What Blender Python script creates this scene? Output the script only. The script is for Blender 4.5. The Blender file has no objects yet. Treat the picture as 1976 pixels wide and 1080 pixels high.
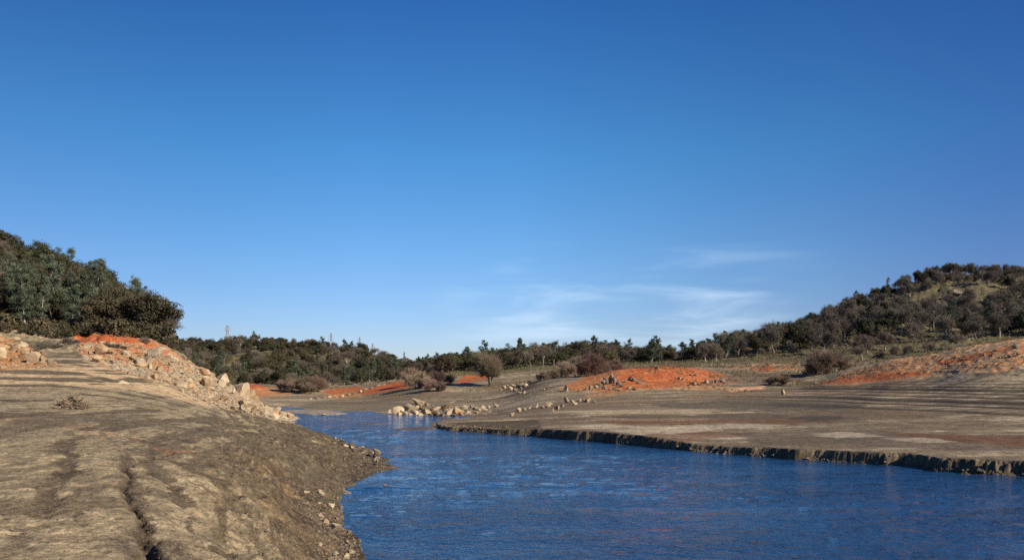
import bpy, math, random
import numpy as np
from mathutils import Vector, Matrix

rng = np.random.default_rng(7)
random.seed(7)
SC = bpy.context.scene
COL = SC.collection

# ------------------------------------------------------------------ camera frame
F, H, HY, CX = 1482.0, 5.0, 740.0, 988.0        # focal length in photo pixels, eye height over the water, horizon row, centre column

def W(px, py):                                   # a point on the water surface
    Y = H * F / (py - HY)
    return ((px - CX) / F * Y, Y)

# ------------------------------------------------------------------ noise
def _hash(ix, iy, s):
    n = (ix * 374761393 + iy * 668265263 + s * 974711) & 0x7fffffff
    n = ((n ^ (n >> 13)) * 1274126177) & 0x7fffffff
    return ((n ^ (n >> 16)) & 0xffff) / 65535.0

def vnoise(x, y, s=0):
    xi = np.floor(x).astype(np.int64); yi = np.floor(y).astype(np.int64)
    fx = x - xi; fy = y - yi
    fx = fx * fx * fx * (fx * (fx * 6 - 15) + 10); fy = fy * fy * fy * (fy * (fy * 6 - 15) + 10)
    a = _hash(xi, yi, s); b = _hash(xi + 1, yi, s); c = _hash(xi, yi + 1, s); d = _hash(xi + 1, yi + 1, s)
    return (a + (b - a) * fx) * (1 - fy) + (c + (d - c) * fx) * fy

def fbm(x, y, o=4, s=0, g=0.5):                  # about -1 .. 1
    x = np.asarray(x, float); y = np.asarray(y, float)
    t = 0; a = 1.0; n = 0
    for k in range(o):
        t = t + a * (vnoise(x, y, s + k * 17) * 2 - 1); n += a
        a *= g; x, y = (x * 0.8 - y * 0.6) * 2.03 + 11.3, (x * 0.6 + y * 0.8) * 2.03 + 5.7
    return t / n

def sstep(a, b, x):
    t = np.clip((x - a) / (b - a), 0, 1)
    return t * t * (3 - 2 * t)

# ------------------------------------------------------------------ land shape: (column, row, distance) of points on the land
CP = [
 # near left bank
 (-600,1080,7.6),(-300,1080,7.4),(0,1080,7.4),(300,1080,9),(450,1080,11.5),(520,1080,13.5),(600,1080,17),(660,1080,19.6),
 (-400,1000,10),(0,1000,10),(300,1000,12),(500,1000,18),(600,1000,23.6),(640,1000,26.5),
 (-400,900,16),(0,900,16),(300,900,19),(500,900,27),(620,900,37),(700,905,43),
 (-400,850,22),(0,850,22),(300,850,27),(500,850,38),(600,850,52),(645,852,62),
 (-400,800,34),(0,800,34),(200,800,37),(400,800,52),(500,805,72),(550,810,98),
 (-400,765,46),(0,765,46),(200,765,48),(350,768,60),(430,785,74),
 (-400,725,57),(0,725,57),(150,725,59),(280,738,64),
 (-400,690,66),(0,695,66),(60,700,66),(130,692,68),(200,705,68),
 # boulder ridge (crest, then the hollow behind it)
 (120,665,82),(200,658,84),(260,662,84),(300,678,82),(340,694,82),(380,716,84),(430,745,88),(490,776,97),(540,797,108),
 (380,745,110),(430,765,125),(490,780,145),(420,765,180),(470,768,190),
 # wooded hill on the left
 (-600,600,95),(-300,600,95),(0,640,92),(100,648,96),(200,640,102),(290,655,104),(330,672,106),
 (-600,460,150),(-300,470,150),(0,585,120),(100,592,122),(200,605,122),(290,645,120),(330,685,122),(350,725,124),
 (-600,400,190),(-300,430,180),(0,512,158),(60,522,156),(120,545,152),(180,570,146),(230,602,140),(290,650,134),(340,700,140),
 (0,545,215),(100,585,205),(200,650,190),(290,710,180),(350,735,190),(-400,480,260),
 # water (a level that the shore profile cuts down)
 (900,950,35.3),(1200,950,35.3),(1500,1000,28.5),(1900,1000,28.5),(800,860,61.7),(700,820,92),(1100,1100,20),(1500,1200,15),(2300,1050,23),
 # far shore and flat right of the river
 (560,780,170),(640,782,165),(700,783,160),(760,786,152),(860,792,142),(960,795,130),
 (900,812,92),(1000,815,86),(1100,829,69.5),(1250,845,60),(1366,859,56),(1500,861.5,53),(1632,868.5,49.5),(1765,876,46.5),(1854,881,44.6),(1976,884,43),(2300,905,37),
 (1100,812,84),(1300,825,75),(1500,825,73),(1700,835,62),(1976,845,55),
 (1000,795,112),(1100,790,106),(1300,798,95),(1500,795,94),(1700,795,84),(1976,805,69),
 (860,770,172),(980,768,160),(1100,768,135),(1300,765,130),(1500,765,124),(1700,765,106),(1976,775,84),
 (600,770,200),(720,768,195),
 (1560,742,150),(1680,744,128),(1800,735,118),(1976,738,99),(2300,740,95),
 # middle ground
 (560,758,225),(620,757,228),(480,768,215),(480,742,250),(540,745,260),(650,748,262),(700,746,250),(770,738,240),
 (840,745,195),(790,755,195),(730,760,205),(910,724,245),(940,738,200),(1000,727,215),(1040,738,168),(1000,748,178),
 (1080,747,150),(1160,754,141),(1250,750,141),(1340,744,146),(1400,742,152),
 (1130,730,160),(1190,713,166),(1260,706,170),(1320,711,173),(1385,722,178),
 (1200,722,190),(1280,708,215),(1380,703,220),(1200,730,180),(1120,728,190),(1060,722,215),
 (1440,733,165),(1500,735,160),(1470,715,190),(1560,722,172),(1640,715,172),(1440,697,228),(1380,699,240),(1300,700,250),
 (1640,716,151),(1720,695,147),(1850,673,139),(1640,719,174),(1976,656,130),(2300,630,120),
 (1720,706,165),(1850,690,165),(1976,676,165),(2300,660,160),
 (1640,693,215),(1760,690,210),(1900,680,205),(1560,693,222),
 # far woods and hills
 (400,752,330),(520,745,330),(620,740,330),(720,735,330),(800,730,320),
 (340,690,520),(450,700,470),(550,705,460),(650,712,450),(750,718,440),(820,722,420),
 (340,669,650),(420,668,650),(490,663,650),(560,668,650),(620,676,650),(680,683,650),(740,697,650),(800,712,650),(100,660,650),(-300,650,650),
 (340,673,950),(490,673,950),(640,683,950),(720,697,950),(820,722,950),(1000,724,950),(1400,715,950),(2000,700,950),
 (860,720,270),(960,713,275),(1040,706,280),(1120,702,285),(1200,700,280),(1280,700,280),(1340,697,285),
 (850,715,360),(930,702,370),(1000,698,370),(1080,692,370),(1150,690,370),(1250,695,370),(1340,693,370),(1400,690,340),
 (860,722,600),(1000,712,600),(1200,708,600),(1400,700,600),
 (1440,688,265),(1500,680,270),(1560,677,265),(1640,668,265),(1700,664,262),(1800,664,255),(1900,662,250),(1976,658,245),(2300,640,240),
 (1450,672,320),(1500,662,330),(1560,646,340),(1640,625,345),(1720,610,345),(1800,598,340),(1900,592,335),(1976,590,335),(2300,570,320),
 (1500,655,400),(1560,634,405),(1620,606,410),(1680,583,420),(1740,560,430),(1800,538,440),(1850,533,445),(1910,535,450),(1976,536,450),(2300,530,440),
 (1500,680,560),(1640,640,560),(1800,600,580),(1976,590,580),(2300,590,580),
]
CZ = [ # (column, distance, height)
 (988,6,2.5),(600,6,3.1),(0,5,3.4),(-600,5,3.45),(1500,6,1.2),(988,10,1.0),(780,12,1.6),(2500,6,0.5),
 (-600,2500,40),(500,2500,30),(1500,2500,30),(2600,2500,40)]

def _build_rbf():
    pts, val = [], []
    for px, py, Y in CP: pts.append((px / 210.0, math.log(Y) * 2.6)); val.append(py)
    for px, Y, z in CZ: pts.append((px / 210.0, math.log(Y) * 2.6)); val.append(HY + (H - z) * F / Y)
    P = np.array(pts); V = np.array(val)
    def k(r2): return 0.5 * r2 * np.log(r2 + 1e-9)
    n = len(P)
    d = ((P[:, None] - P[None]) ** 2).sum(-1)
    A = np.zeros((n + 3, n + 3)); A[:n, :n] = k(d) + np.eye(n) * 2e-3
    A[:n, n] = 1; A[:n, n + 1:] = P; A[n, :n] = 1; A[n + 1:, :n] = P.T
    b = np.zeros(n + 3); b[:n] = V
    w = np.linalg.solve(A, b)
    gx = np.linspace(-700, 2700, 500) / 210.0
    gy = np.linspace(math.log(4.5), math.log(2600), 420) * 2.6
    out = np.zeros((420, 500))
    for j in range(420):
        r2 = (gx[:, None] - P[None, :, 0]) ** 2 + (gy[j] - P[None, :, 1]) ** 2
        out[j] = k(r2) @ w[:n] + w[n] + w[n + 1] * gx + w[n + 2] * gy[j]
    return out
RB = _build_rbf()

def base_height(X, Y):
    Ye = np.maximum(Y, 6.0)
    px = np.clip(CX + F * X / Ye, -699, 2699)
    gx = (px + 700) / 3400 * 499
    gy = (np.log(Ye) - math.log(4.5)) / (math.log(2600) - math.log(4.5)) * 419
    gy = np.clip(gy, 0, 418.99); gx = np.clip(gx, 0, 498.99)
    i = gy.astype(int); j = gx.astype(int); a = gy - i; b = gx - j
    P = (RB[i, j] * (1 - b) + RB[i, j + 1] * b) * (1 - a) + (RB[i + 1, j] * (1 - b) + RB[i + 1, j + 1] * b) * a
    return H - (P - HY) / F * Ye

# ------------------------------------------------------------------ water outline
SH_L = [(14,-60),(12,-20),(9.5,-4),(6,3),(2.5,8.5),(-0.6,13.5),(-2.6,18)] + [W(*p) for p in
 [(712,1080),(694,1052),(692,1035),(676,1016),(652,985),(650,965),(672,945),(700,929),(735,913),(766,902),(746,887),(735,874),(700,862),
  (660,848),(620,835),(582,821),(562,813),(577,806),(562,800),(545,795),(524,789.5)]]
SH_F = [W(*p) for p in [(512,784.5),(545,784),(576,786.5),(600,791),(650,793),(718,793.5),(735,797),(762,799.5),(800,800),(835,801.5),(870,802.5),
  (905,803.5),(925,805),(900,807.5),(872,809),(850,811),(835,817)]]
SH_B = [W(*p) for p in [(833,823),(850,828),(892,832.5),(940,835.5),(999,839),(1050,843.5),(1100,848.5),(1160,852),(1200,857),(1233,859.5),(1300,866),(1366,872),(1430,878.5),
  (1499,884),(1560,888),(1632,892),(1700,896.5),(1765,901),(1810,907),(1854,911.5),(1920,915.5),(1976,917.5),(2100,930),(2300,960)]] + [(48,22),(60,-5),(75,-60)]
POLY = np.array(SH_L + SH_F + SH_B)

def polydist(X, Y, P, closed=True):
    d = np.full(X.shape, 1e9)
    n = len(P)
    for k in range(n if closed else n - 1):
        a = P[k]; b = P[(k + 1) % n]
        vx, vy = b[0] - a[0], b[1] - a[1]
        L = vx * vx + vy * vy + 1e-12
        t = np.clip(((X - a[0]) * vx + (Y - a[1]) * vy) / L, 0, 1)
        d = np.minimum(d, (X - a[0] - t * vx) ** 2 + (Y - a[1] - t * vy) ** 2)
    return np.sqrt(d)

def inside(X, Y, P):
    c = np.zeros(X.shape, bool)
    n = len(P)
    for k in range(n):
        x1, y1 = P[k]; x2, y2 = P[(k + 1) % n]
        if y1 == y2: continue
        m = ((y1 > Y) != (y2 > Y)) & (X < (x2 - x1) * (Y - y1) / (y2 - y1) + x1)
        c ^= m
    return c

def sdf(X, Y, P):                                # positive inside
    d = polydist(X, Y, P)
    return np.where(inside(X, Y, P), d, -d)

def Wp(l): return np.array([W(*p) for p in l])
BARS = [Wp([(536,793),(560,791),(600,791.5),(640,793.5),(676,797.5),(650,800),(600,799.5),(565,797)]),
        Wp([(686,818),(712,816.5),(745,815.6),(746,817.5),(720,819),(692,819.3)]),
        Wp([(748,829),(775,825.8),(806,824),(838,824),(850,829),(800,829.5),(765,830)]),
        Wp([(838,806),(862,805),(884,807),(885,809),(850,808.5)])]
# furrows and gullies in the near bank, (column, row, distance)
def path3(l): return np.array([((px - CX) / F * D, D) for px, D in l])
CRACK = [path3([(287,7.6),(283,8.6),(272,10),(262,12.5),(238,15.5),(248,18.2),(290,21),(345,25.5),(400,28),(450,31),(500,36)]),
         path3([(95,9.6),(108,12),(120,16),(112,19),(98,22)]),
         path3([(20,25),(45,26.5),(75,27.5)]),
         path3([(-60,22.5),(0,24),(40,26)]),
         path3([(470,16),(430,19),(395,21.5),(345,23),(300,24.5)]),
         path3([(555,16),(530,19.5),(495,22.5),(455,26),(410,29.5)])]
GULLY = path3([(590,14.5),(596,18),(600,20.5),(588,22.5),(565,25.5),(540,28.5),(545,33),(560,36)])
RS = rng.integers(0, 1 << 20)

def _ray_d(px, py):
    D = np.exp(np.linspace(math.log(6.5), math.log(75), 600)); Z = base_height((px - CX) / F * D, D)
    return float(D[np.argmin(np.abs(HY + (H - Z) * F / D - py))])
def trackpath(l): return path3([(px, _ray_d(px, py)) for px, py in l])
TRACKS = [(trackpath(p), w, k) for p, w, k in (
    ([(150,842),(129,855),(123,890),(118,915),(105,953),(92,975),(82,995)], 0.19, 1.0),
    ([(300,848),(281,855),(250,870),(238,884),(250,918),(268,953),(277,1003),(285,1070)], 0.13, 0.9),
    ([(300,864),(290,880),(292,895),(312,921),(340,953),(352,975)], 0.2, 0.9),
    ([(344,890),(390,914),(430,929),(453,953),(468,985)], 0.2, 0.9),
    ([(281,855),(305,846),(332,839),(390,830),(422,824),(470,820)], 0.34, 1.0),
    ([(320,862),(345,852),(375,843),(449,835),(500,838)], 0.28, 0.95),
    ([(385,897),(405,885),(430,871),(469,851),(500,847),(545,845)], 0.34, 0.95),
    ([(440,905),(480,885),(520,866),(570,858)], 0.3, 0.9),
    ([(180,830),(254,818),(324,810),(375,812),(420,808)], 0.45, 0.95),
    ([(0,806),(60,802),(140,800),(230,796),(300,790)], 0.4, 0.85),
    ([(0,772),(40,775),(80,772)], 0.4, 0.8),
    ([(500,1080),(480,1023),(449,984),(406,953),(370,930)], 0.12, 0.85),
    ([(545,1080),(530,1030),(508,985),(470,945),(430,915)], 0.14, 0.8),
    ([(30,1075),(40,1040),(20,1000),(5,960)], 0.14, 0.5),
    ([(190,1060),(180,1010),(170,960),(180,920)], 0.10, 0.4),
    ([(400,1075),(385,1030),(360,990)], 0.10, 0.45))]

def ledge(X, Y, z):                               # fine waterline ledges of the falling level: 0 .. 1 across each step, and where they show
    zw = z + fbm(X * 0.12, Y * 0.12, 3, 43) * 0.10 + fbm(X * 1.3, Y * 0.9, 4, 46) * 0.016
    return (zw / 0.105) % 1.0, sstep(-0.15, 0.2, fbm(X * 0.35, Y * 0.22, 3, 47)) * (X < 3) * (Y < 95)

def contour_noise(X, Y, z):
    zw = z + fbm(X * 0.12, Y * 0.12, 3, 43) * 0.10
    return fbm(zw * 5.5, np.hypot(X + 6, Y) * 0.10, 4, 44) + 0.35 * fbm(zw * 19, Y * 0.25, 3, 45)

def height(X, Y, detail=True, masks=False):
    X = np.asarray(X, float); Y = np.asarray(Y, float)
    z = base_height(X, Y)
    jag = fbm(X * 0.35, Y * 0.35, 4, 3) * np.clip(Y / 45, 0.25, 1.1)
    sd = -sdf(X, Y, POLY) + jag * 0.55           # positive on land
    bl = polydist(X, Y, np.array(SH_B), False)
    isb = (bl < 6) & (bl <= polydist(X, Y, np.array(SH_L), False)) & ((X > -9) | (Y < 80))
    cb = fbm(X * 0.9, Y * 0.9, 4, 9); vb = np.abs(fbm(X * 0.45, Y * 0.45, 2, 21))
    vb2 = np.abs(fbm(X * 1.5, Y * 1.5, 3, 23)); vm = 0.1 + 1.1 * sstep(-0.3, 0.4, fbm(X * 0.22, Y * 0.22, 3, 24)); sb = -sdf(X, Y, POLY) + cb * 0.32 + (vb * 0.35 + vb2 * 0.3) * vm + np.abs(fbm(X * 4, Y * 4, 3, 28)) * 0.28 + 0.9 * np.maximum(0, fbm(X * 0.12, Y * 0.12, 3, 27)) - 0.2
    w = np.where(isb, 0.5 + 0.8 * sstep(-0.1, 0.5, fbm(X * 0.5 + 4, Y * 0.5, 3, 25)), 2.6)
    sdu = np.where(isb, sb, sd)
    t = np.clip(sdu / w, 0, 1)
    tb = np.where(t < 0.28, t * 0.9, 0.25 + 0.75 * sstep(0.28, 0.75, t))   # talus foot, then the cut
    t = np.where(isb, tb, t ** 0.8)
    land = np.maximum(z, 0.12)
    if detail:
        # rubble ridges and hills are rough, mud is smooth
        far = sstep(180, 320, Y)
        rough = 0.02 + 0.05 * sstep(40, 90, Y) * sstep(3.2, 6, z) + 0.6 * far
        land = land + fbm(X * 0.5, Y * 0.5, 5, 5) * rough * np.where(z > 3, 1.6, 1)
        land = land + fbm(X * 0.06, Y * 0.06, 3, 31) * far * 3 * sstep(8, 20, z)
        near = (1 - sstep(45, 75, Y)) * (X < 5)
        land = land + near * (np.abs(fbm(X * 5.5, Y * 2.4, 3, 81)) * 0.05 + fbm(X * 15, Y * 7, 2, 82) * 0.012 + fbm(X * 1.8, Y * 0.9, 3, 83) * 0.02)
        # strand lines: small steps that follow the contours
        tz = z + fbm(X * 0.02, Y * 0.02, 3, 41) * 0.12
        mr = sstep(1.5, 2.2, tz) * (1 - sstep(4.6, 5.2, tz)) * sstep(60, 70, Y) * (1 - sstep(170, 200, Y)) * sstep(20, 34, X)
        for st, am in ((0.40, 0.12), (1.3, 0.13)):
            ph = (tz / st) % 1.0
            land = land + mr * am * (sstep(0.0, 0.8, ph) - ph)* 1.0 - mr * am * 0.8 * sstep(0.0, 0.12, ph) * (1 - sstep(0.12, 0.3, ph))
        ml = (X < 0) & (Y < 80)
        lp, lg = ledge(X, Y, z); land = land + ml * (0.03 * contour_noise(X, Y, z) + 0.035 * lg * (sstep(0.1, 0.3, lp) - lp))
        wx = X + fbm(X * 0.7, Y * 0.7, 3, 51) * 0.3; wy = Y + fbm(X * 0.7, Y * 0.7, 3, 52) * 0.3
        ck = np.full(X.shape, 99.0)
        for k, P in enumerate(CRACK):
            dk = polydist(wx, wy, P, False)
            cn = 0.55 + 0.45 * sstep(-0.3, 0.3, fbm(X * 0.8, Y * 0.8, 3, 54)); land = land - cn * (0.2 if k in (0, 2, 3) else 0.04) * np.exp(-(dk / (0.075 if k in (0, 2, 3) else 0.25)) ** 2) - 0.012 * np.exp(-(dk / 0.5) ** 2)
            ck = np.minimum(ck, dk if k in (0, 2, 3) else dk + 0.12)
        tk = np.zeros(X.shape)
        wx2 = wx + fbm(X * 2.5, Y * 2.5, 3, 57) * 0.18; wy2 = wy + fbm(X * 2.5, Y * 2.5, 3, 58) * 0.18
        s_ = (Y > 5) & (Y < 70) & (X < 2)
        if s_.any():
            for P, w_, k_ in TRACKS:
                tk[s_] = np.maximum(tk[s_], k_ * (1 - sstep(w_ * 0.5, w_ * 1.5, polydist(wx2[s_], wy2[s_], P, False) * 16 / np.maximum(Y[s_], 14) ** 0.5 / 4)))
        land = land - 0.035 * tk
        dg = polydist(wx, wy, GULLY, False)
        land = land - 0.2 * np.exp(-(dg / 0.3) ** 2)
        # eroded lumps on the wet slope over the shore
        ms = ml * (1 - sstep(2.2, 3.0, z)) * sstep(0, 2, sd)
        land = land + ms * (np.abs(fbm(X * 1.5, Y * 1.5, 5, 61)) * 0.30 + np.abs(fbm(X * 0.5, Y * 0.5, 3, 62)) * 0.14 - 0.12)
        # rubble on the boulder ridge and in the orange banks
        land = land + (np.abs(fbm(X * 0.8, Y * 0.8, 4, 66)) * np.where(X < 0, 0.7, 0.38)) * sstep(70, 76, Y) * (1 - sstep(150, 175, Y)) * sstep(5.2, 7, z)
    zz = np.where(sdu > 0, np.maximum(land, 0.1) * t, np.maximum(-1.5, sdu * 0.35))
    for k, B in enumerate(BARS):
        s = sdf(X, Y, B) + fbm(X * 0.4, Y * 0.4, 3, 70 + k) * 0.5
        zz = np.maximum(zz, np.where(s > 0, np.minimum(s * 0.12, (0.2, 0.07, 0.12, 0.1)[k]), -1.5))
    if masks:
        return zz, sdu, isb, ck, dg, z, tk
    return zz

def hz(x, y): return float(height(np.array([x]), np.array([y]))[0])

# ------------------------------------------------------------------ helpers for objects and materials
def nodes_of(m):
    m.use_nodes = True
    nt = m.node_tree; nt.nodes.clear()
    out = nt.nodes.new('ShaderNodeOutputMaterial'); b = nt.nodes.new('ShaderNodeBsdfPrincipled')
    nt.links.new(b.outputs[0], out.inputs[0])
    return nt, b

def N(nt, t, **k):
    n = nt.nodes.new(t)
    for a, v in k.items():
        if a in n.inputs: n.inputs[a].default_value = v
        else: setattr(n, a, v)
    return n

def new_mesh(name, V, Fc, mats, smooth=False, midx=None, col=None):
    me = bpy.data.meshes.new(name)
    V = np.asarray(V, np.float32)
    if isinstance(Fc, np.ndarray):
        k = Fc.shape[1]; nf = len(Fc)
        me.vertices.add(len(V)); me.vertices.foreach_set('co', V.ravel())
        me.loops.add(nf * k); me.loops.foreach_set('vertex_index', Fc.astype(np.int32).ravel())
        me.polygons.add(nf); me.polygons.foreach_set('loop_start', np.arange(nf, dtype=np.int32) * k)
        me.update(calc_edges=True)
    else:
        me.from_pydata(V.tolist(), [], Fc); me.update()
    for m in mats: me.materials.append(m)
    if midx is not None: me.polygons.foreach_set('material_index', np.asarray(midx, np.int32))
    me.polygons.foreach_set('use_smooth', np.full(len(me.polygons), bool(smooth)))
    if col is not None:
        a = me.color_attributes.new('tint', 'FLOAT_COLOR', 'POINT')
        a.data.foreach_set('color', np.asarray(col, np.float32).ravel())
    me.validate()
    return me

def link(name, data, parent=None, loc=(0, 0, 0), rot=(0, 0, 0), sc=(1, 1, 1)):
    o = bpy.data.objects.new(name, data); COL.objects.link(o)
    o.parent = parent; o.location = loc; o.rotation_euler = rot; o.scale = sc
    return o

def tag(o, label=None, cat=None, group=None, kind=None):
    if label: o['label'] = label
    if cat: o['category'] = cat
    if group: o['group'] = group
    if kind: o['kind'] = kind
    return o

def mat_leaf(name, dark, light, trans=0.25, rough=0.7):
    m = bpy.data.materials.new(name); nt, b = nodes_of(m)
    oi = N(nt, 'ShaderNodeObjectInfo'); at = N(nt, 'ShaderNodeAttribute', attribute_name='tint')
    mx = N(nt, 'ShaderNodeMixRGB'); mx.inputs[1].default_value = (*dark, 1); mx.inputs[2].default_value = (*light, 1)
    nt.links.new(at.outputs['Fac'], mx.inputs[0])
    hs = N(nt, 'ShaderNodeHueSaturation')
    mr = N(nt, 'ShaderNodeMapRange'); mr.inputs[3].default_value = 0.70; mr.inputs[4].default_value = 1.30
    mh = N(nt, 'ShaderNodeMapRange'); mh.inputs[3].default_value = 0.475; mh.inputs[4].default_value = 0.52
    ml = N(nt, 'ShaderNodeMath', operation='MULTIPLY'); ml.inputs[1].default_value = 7.31
    fr = N(nt, 'ShaderNodeMath', operation='FRACT')
    nt.links.new(oi.outputs['Random'], mr.inputs[0]); nt.links.new(oi.outputs['Random'], ml.inputs[0])
    nt.links.new(ml.outputs[0], fr.inputs[0]); nt.links.new(fr.outputs[0], mh.inputs[0])
    nt.links.new(mr.outputs[0], hs.inputs['Value']); nt.links.new(mh.outputs[0], hs.inputs['Hue'])
    nt.links.new(mx.outputs[0], hs.inputs['Color']); nt.links.new(hs.outputs[0], b.inputs['Base Color'])
    b.inputs['Roughness'].default_value = rough; b.inputs['Specular IOR Level'].default_value = 0.25
    return m

M_OAK = mat_leaf('oak leaves', (0.02, 0.023, 0.01), (0.066, 0.064, 0.028))
M_PINE = mat_leaf('grey pine needles', (0.045, 0.058, 0.035), (0.118, 0.14, 0.088))
M_FIR = mat_leaf('dark needles', (0.02, 0.035, 0.015), (0.06, 0.085, 0.03))
M_BRUSH = mat_leaf('olive brush leaves', (0.034, 0.03, 0.015), (0.10, 0.083, 0.042))
M_GREYB = mat_leaf('grey dead brush', (0.055, 0.046, 0.036), (0.17, 0.145, 0.115))
M_TWIG = mat_leaf('bare oak twigs', (0.075, 0.059, 0.042), (0.175, 0.143, 0.108))
M_WILLOW = mat_leaf('willow twigs', (0.125, 0.09, 0.062), (0.28, 0.205, 0.148))
M_BARK = mat_leaf('pale bark', (0.13, 0.11, 0.09), (0.34, 0.30, 0.25))
M_DBARK = mat_leaf('dark bark', (0.06, 0.045, 0.035), (0.14, 0.11, 0.09))
M_RUST = mat_leaf('rusty dead needles', (0.08, 0.04, 0.026), (0.17, 0.09, 0.058))

# ------------------------------------------------------------------ tree pieces
def tubes(S, sides=4):
    """S rows: x0 y0 z0 r0 x1 y1 z1 r1; open tapering prisms."""
    S = np.asarray(S, float); n = len(S)
    p0 = S[:, 0:3]; r0 = S[:, 3]; p1 = S[:, 4:7]; r1 = S[:, 7]
    d = p1 - p0; d /= np.linalg.norm(d, axis=1)[:, None] + 1e-9
    ref = np.where(np.abs(d[:, 2:3]) > 0.9, np.array([[1.0, 0, 0]]), np.array([[0, 0, 1.0]]))
    a = np.cross(d, ref); a /= np.linalg.norm(a, axis=1)[:, None] + 1e-9
    b = np.cross(d, a)
    V = np.zeros((n, 2 * sides, 3))
    for k in range(sides):
        c, s = math.cos(2 * math.pi * k / sides), math.sin(2 * math.pi * k / sides)
        V[:, k] = p0 + (a * c + b * s) * r0[:, None]
        V[:, sides + k] = p1 + (a * c + b * s) * r1[:, None]
    base = np.arange(n)[:, None] * 2 * sides
    Fs = np.concatenate([base + np.array([[k, (k + 1) % sides, sides + (k + 1) % sides, sides + k]]) for k in range(sides)], 0)
    return V.reshape(-1, 3), Fs

def leaves(C, R, n, size, r, out=0.8, flat=0.8):
    """C cluster centres, R radii, n leaf-quads per cluster."""
    C = np.asarray(C, float); k = len(C)
    d = r.normal(size=(k, n, 3)); d /= np.linalg.norm(d, axis=2)[..., None]
    rad = r.random((k, n, 1)) ** 0.45
    off = d * rad * np.asarray(R)[:, None, None] * np.array([1, 1, flat])
    P = (C[:, None] + off).reshape(-1, 3)
    nrm = d * out + r.normal(size=d.shape) * 0.5 + np.array([0, 0, 0.25]); nrm = nrm.reshape(-1, 3)
    nrm /= np.linalg.norm(nrm, axis=1)[:, None]
    a = np.cross(nrm, r.normal(size=nrm.shape)); a /= np.linalg.norm(a, axis=1)[:, None] + 1e-9
    b = np.cross(nrm, a)
    s = size * (0.6 + 0.8 * r.random((len(P), 1)))
    V = np.stack([P - a * s * 0.5 - b * s * 0.3, P + a * s * 0.45 - b * s * 0.38, P + a * s * 0.5 + b * s * 0.33, P - a * s * 0.4 + b * s * 0.4], 1).reshape(-1, 3)
    Fs = np.arange(len(P) * 4).reshape(-1, 4)
    t = np.clip(0.45 + r.normal(size=(k, 1)) * 0.24 + r.normal(size=(k, n)) * 0.09, 0, 1)
    return V, Fs, np.repeat(t.reshape(-1), 4)

def limb_tree(r, h, spread, lean, levels, nb, r0, droop=0.0, first=0.3, ang=(0.5, 1.0), shrink=0.68):
    """Branching skeleton. Returns thick segments, thin segments and tips."""
    thick, thin, tips = [], [], []
    def go(p, d, L, rad, lv):
        nseg = 3 if lv < 3 else 2
        q = p
        for i in range(nseg):
            d = d + r.normal(size=3) * (0.12 + 0.07 * lv); d[2] += 0.06 - droop * lv * 0.04
            d = d / np.linalg.norm(d)
            q2 = q + d * L / nseg
            ra, rb = rad * (1 - 0.5 * i / nseg), rad * (1 - 0.5 * (i + 1) / nseg)
            (thick if rad > r0 * 0.16 else thin).append([*q, ra, *q2, rb])
            q = q2
            if 0 < lv < levels and i < nseg - 1 and r.random() < 0.75:
                child(q, d, L * shrink * 0.9, rb * 0.6, lv + 1)
        if lv < levels:
            for _ in range(nb[min(lv, len(nb) - 1)]):
                child(q, d, L * shrink * r.uniform(0.8, 1.2), rad * 0.55, lv + 1)
        else:
            tips.append(q)
    def child(q, d, L, rad, lv):
        a = r.uniform(*ang); ax = np.cross(d, r.normal(size=3)); ax /= np.linalg.norm(ax) + 1e-9
        nd = d * math.cos(a) + ax * math.sin(a)
        nd[0] *= spread; nd[1] *= spread
        nd /= np.linalg.norm(nd)
        go(q, nd, L, max(rad, 0.022), lv)
    d0 = np.array([lean[0], lean[1], 1.0]); d0 /= np.linalg.norm(d0)
    go(np.zeros(3), d0, h * first, r0, 0)
    return thick, thin, np.array(tips)

def tcol(n, lo=0.2, hi=0.8, r=rng):
    t = np.repeat(lo + (hi - lo) * r.random(n), 1)
    return np.stack([t, t, t, np.ones_like(t)], 1)

def g4(t): return np.stack([t, t, t, np.ones_like(t)], 1)

class Proto:
    """A kind of plant: wood mesh, crown mesh and the two joined for far copies."""
    def __init__(s, name, Vt, Ft, mt, Vc, Fcc, mc, tc, parts=('trunk', 'crown')):
        s.name = name; s.parts = parts
        tt = np.repeat(rng.random(max(1, len(Vt) // 8 + 1)), 8)[:len(Vt)] * 0.6 + 0.2 if len(Vt) else np.zeros(0)
        s.h = max(Vc[:, 2].max(), Vt[:, 2].max() if len(Vt) else 0)
        s.trunk = new_mesh(name + ' ' + parts[0], Vt, Ft, [mt], False, col=g4(tt)) if len(Vt) else None
        s.crown = new_mesh(name + ' ' + parts[1], Vc, Fcc, [mc], False, col=g4(tc))
        if len(Vt):
            s.both = new_mesh(name, np.concatenate([Vt, Vc]), np.concatenate([Ft, Fcc + len(Vt)]), [mt, mc], False,
                              midx=[0] * len(Ft) + [1] * len(Fcc), col=g4(np.concatenate([tt, tc])))
        else: s.both = s.crown
    def place(s, x, y, size, parted, label, cat, group=None, z=None, sx=1.0, rz=None, kindname=None, sink=0.15):
        rz = random.uniform(0, 6.28) if rz is None else rz
        z = (hz(x, y) if z is None else z) - sink
        k = size / s.h
        nm = kindname or s.name
        if parted and s.trunk is not None:
            o = link(nm, None, None, (x, y, z), (0, 0, rz), (k * sx, k * sx, k)); o.empty_display_size = 0.5
            link(s.parts[0], s.trunk, o); link(s.parts[1], s.crown, o)
        else:
            o = link(nm, s.both, None, (x, y, z), (0, 0, rz), (k * sx, k * sx, k))
        return tag(o, label, cat, group)

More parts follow.
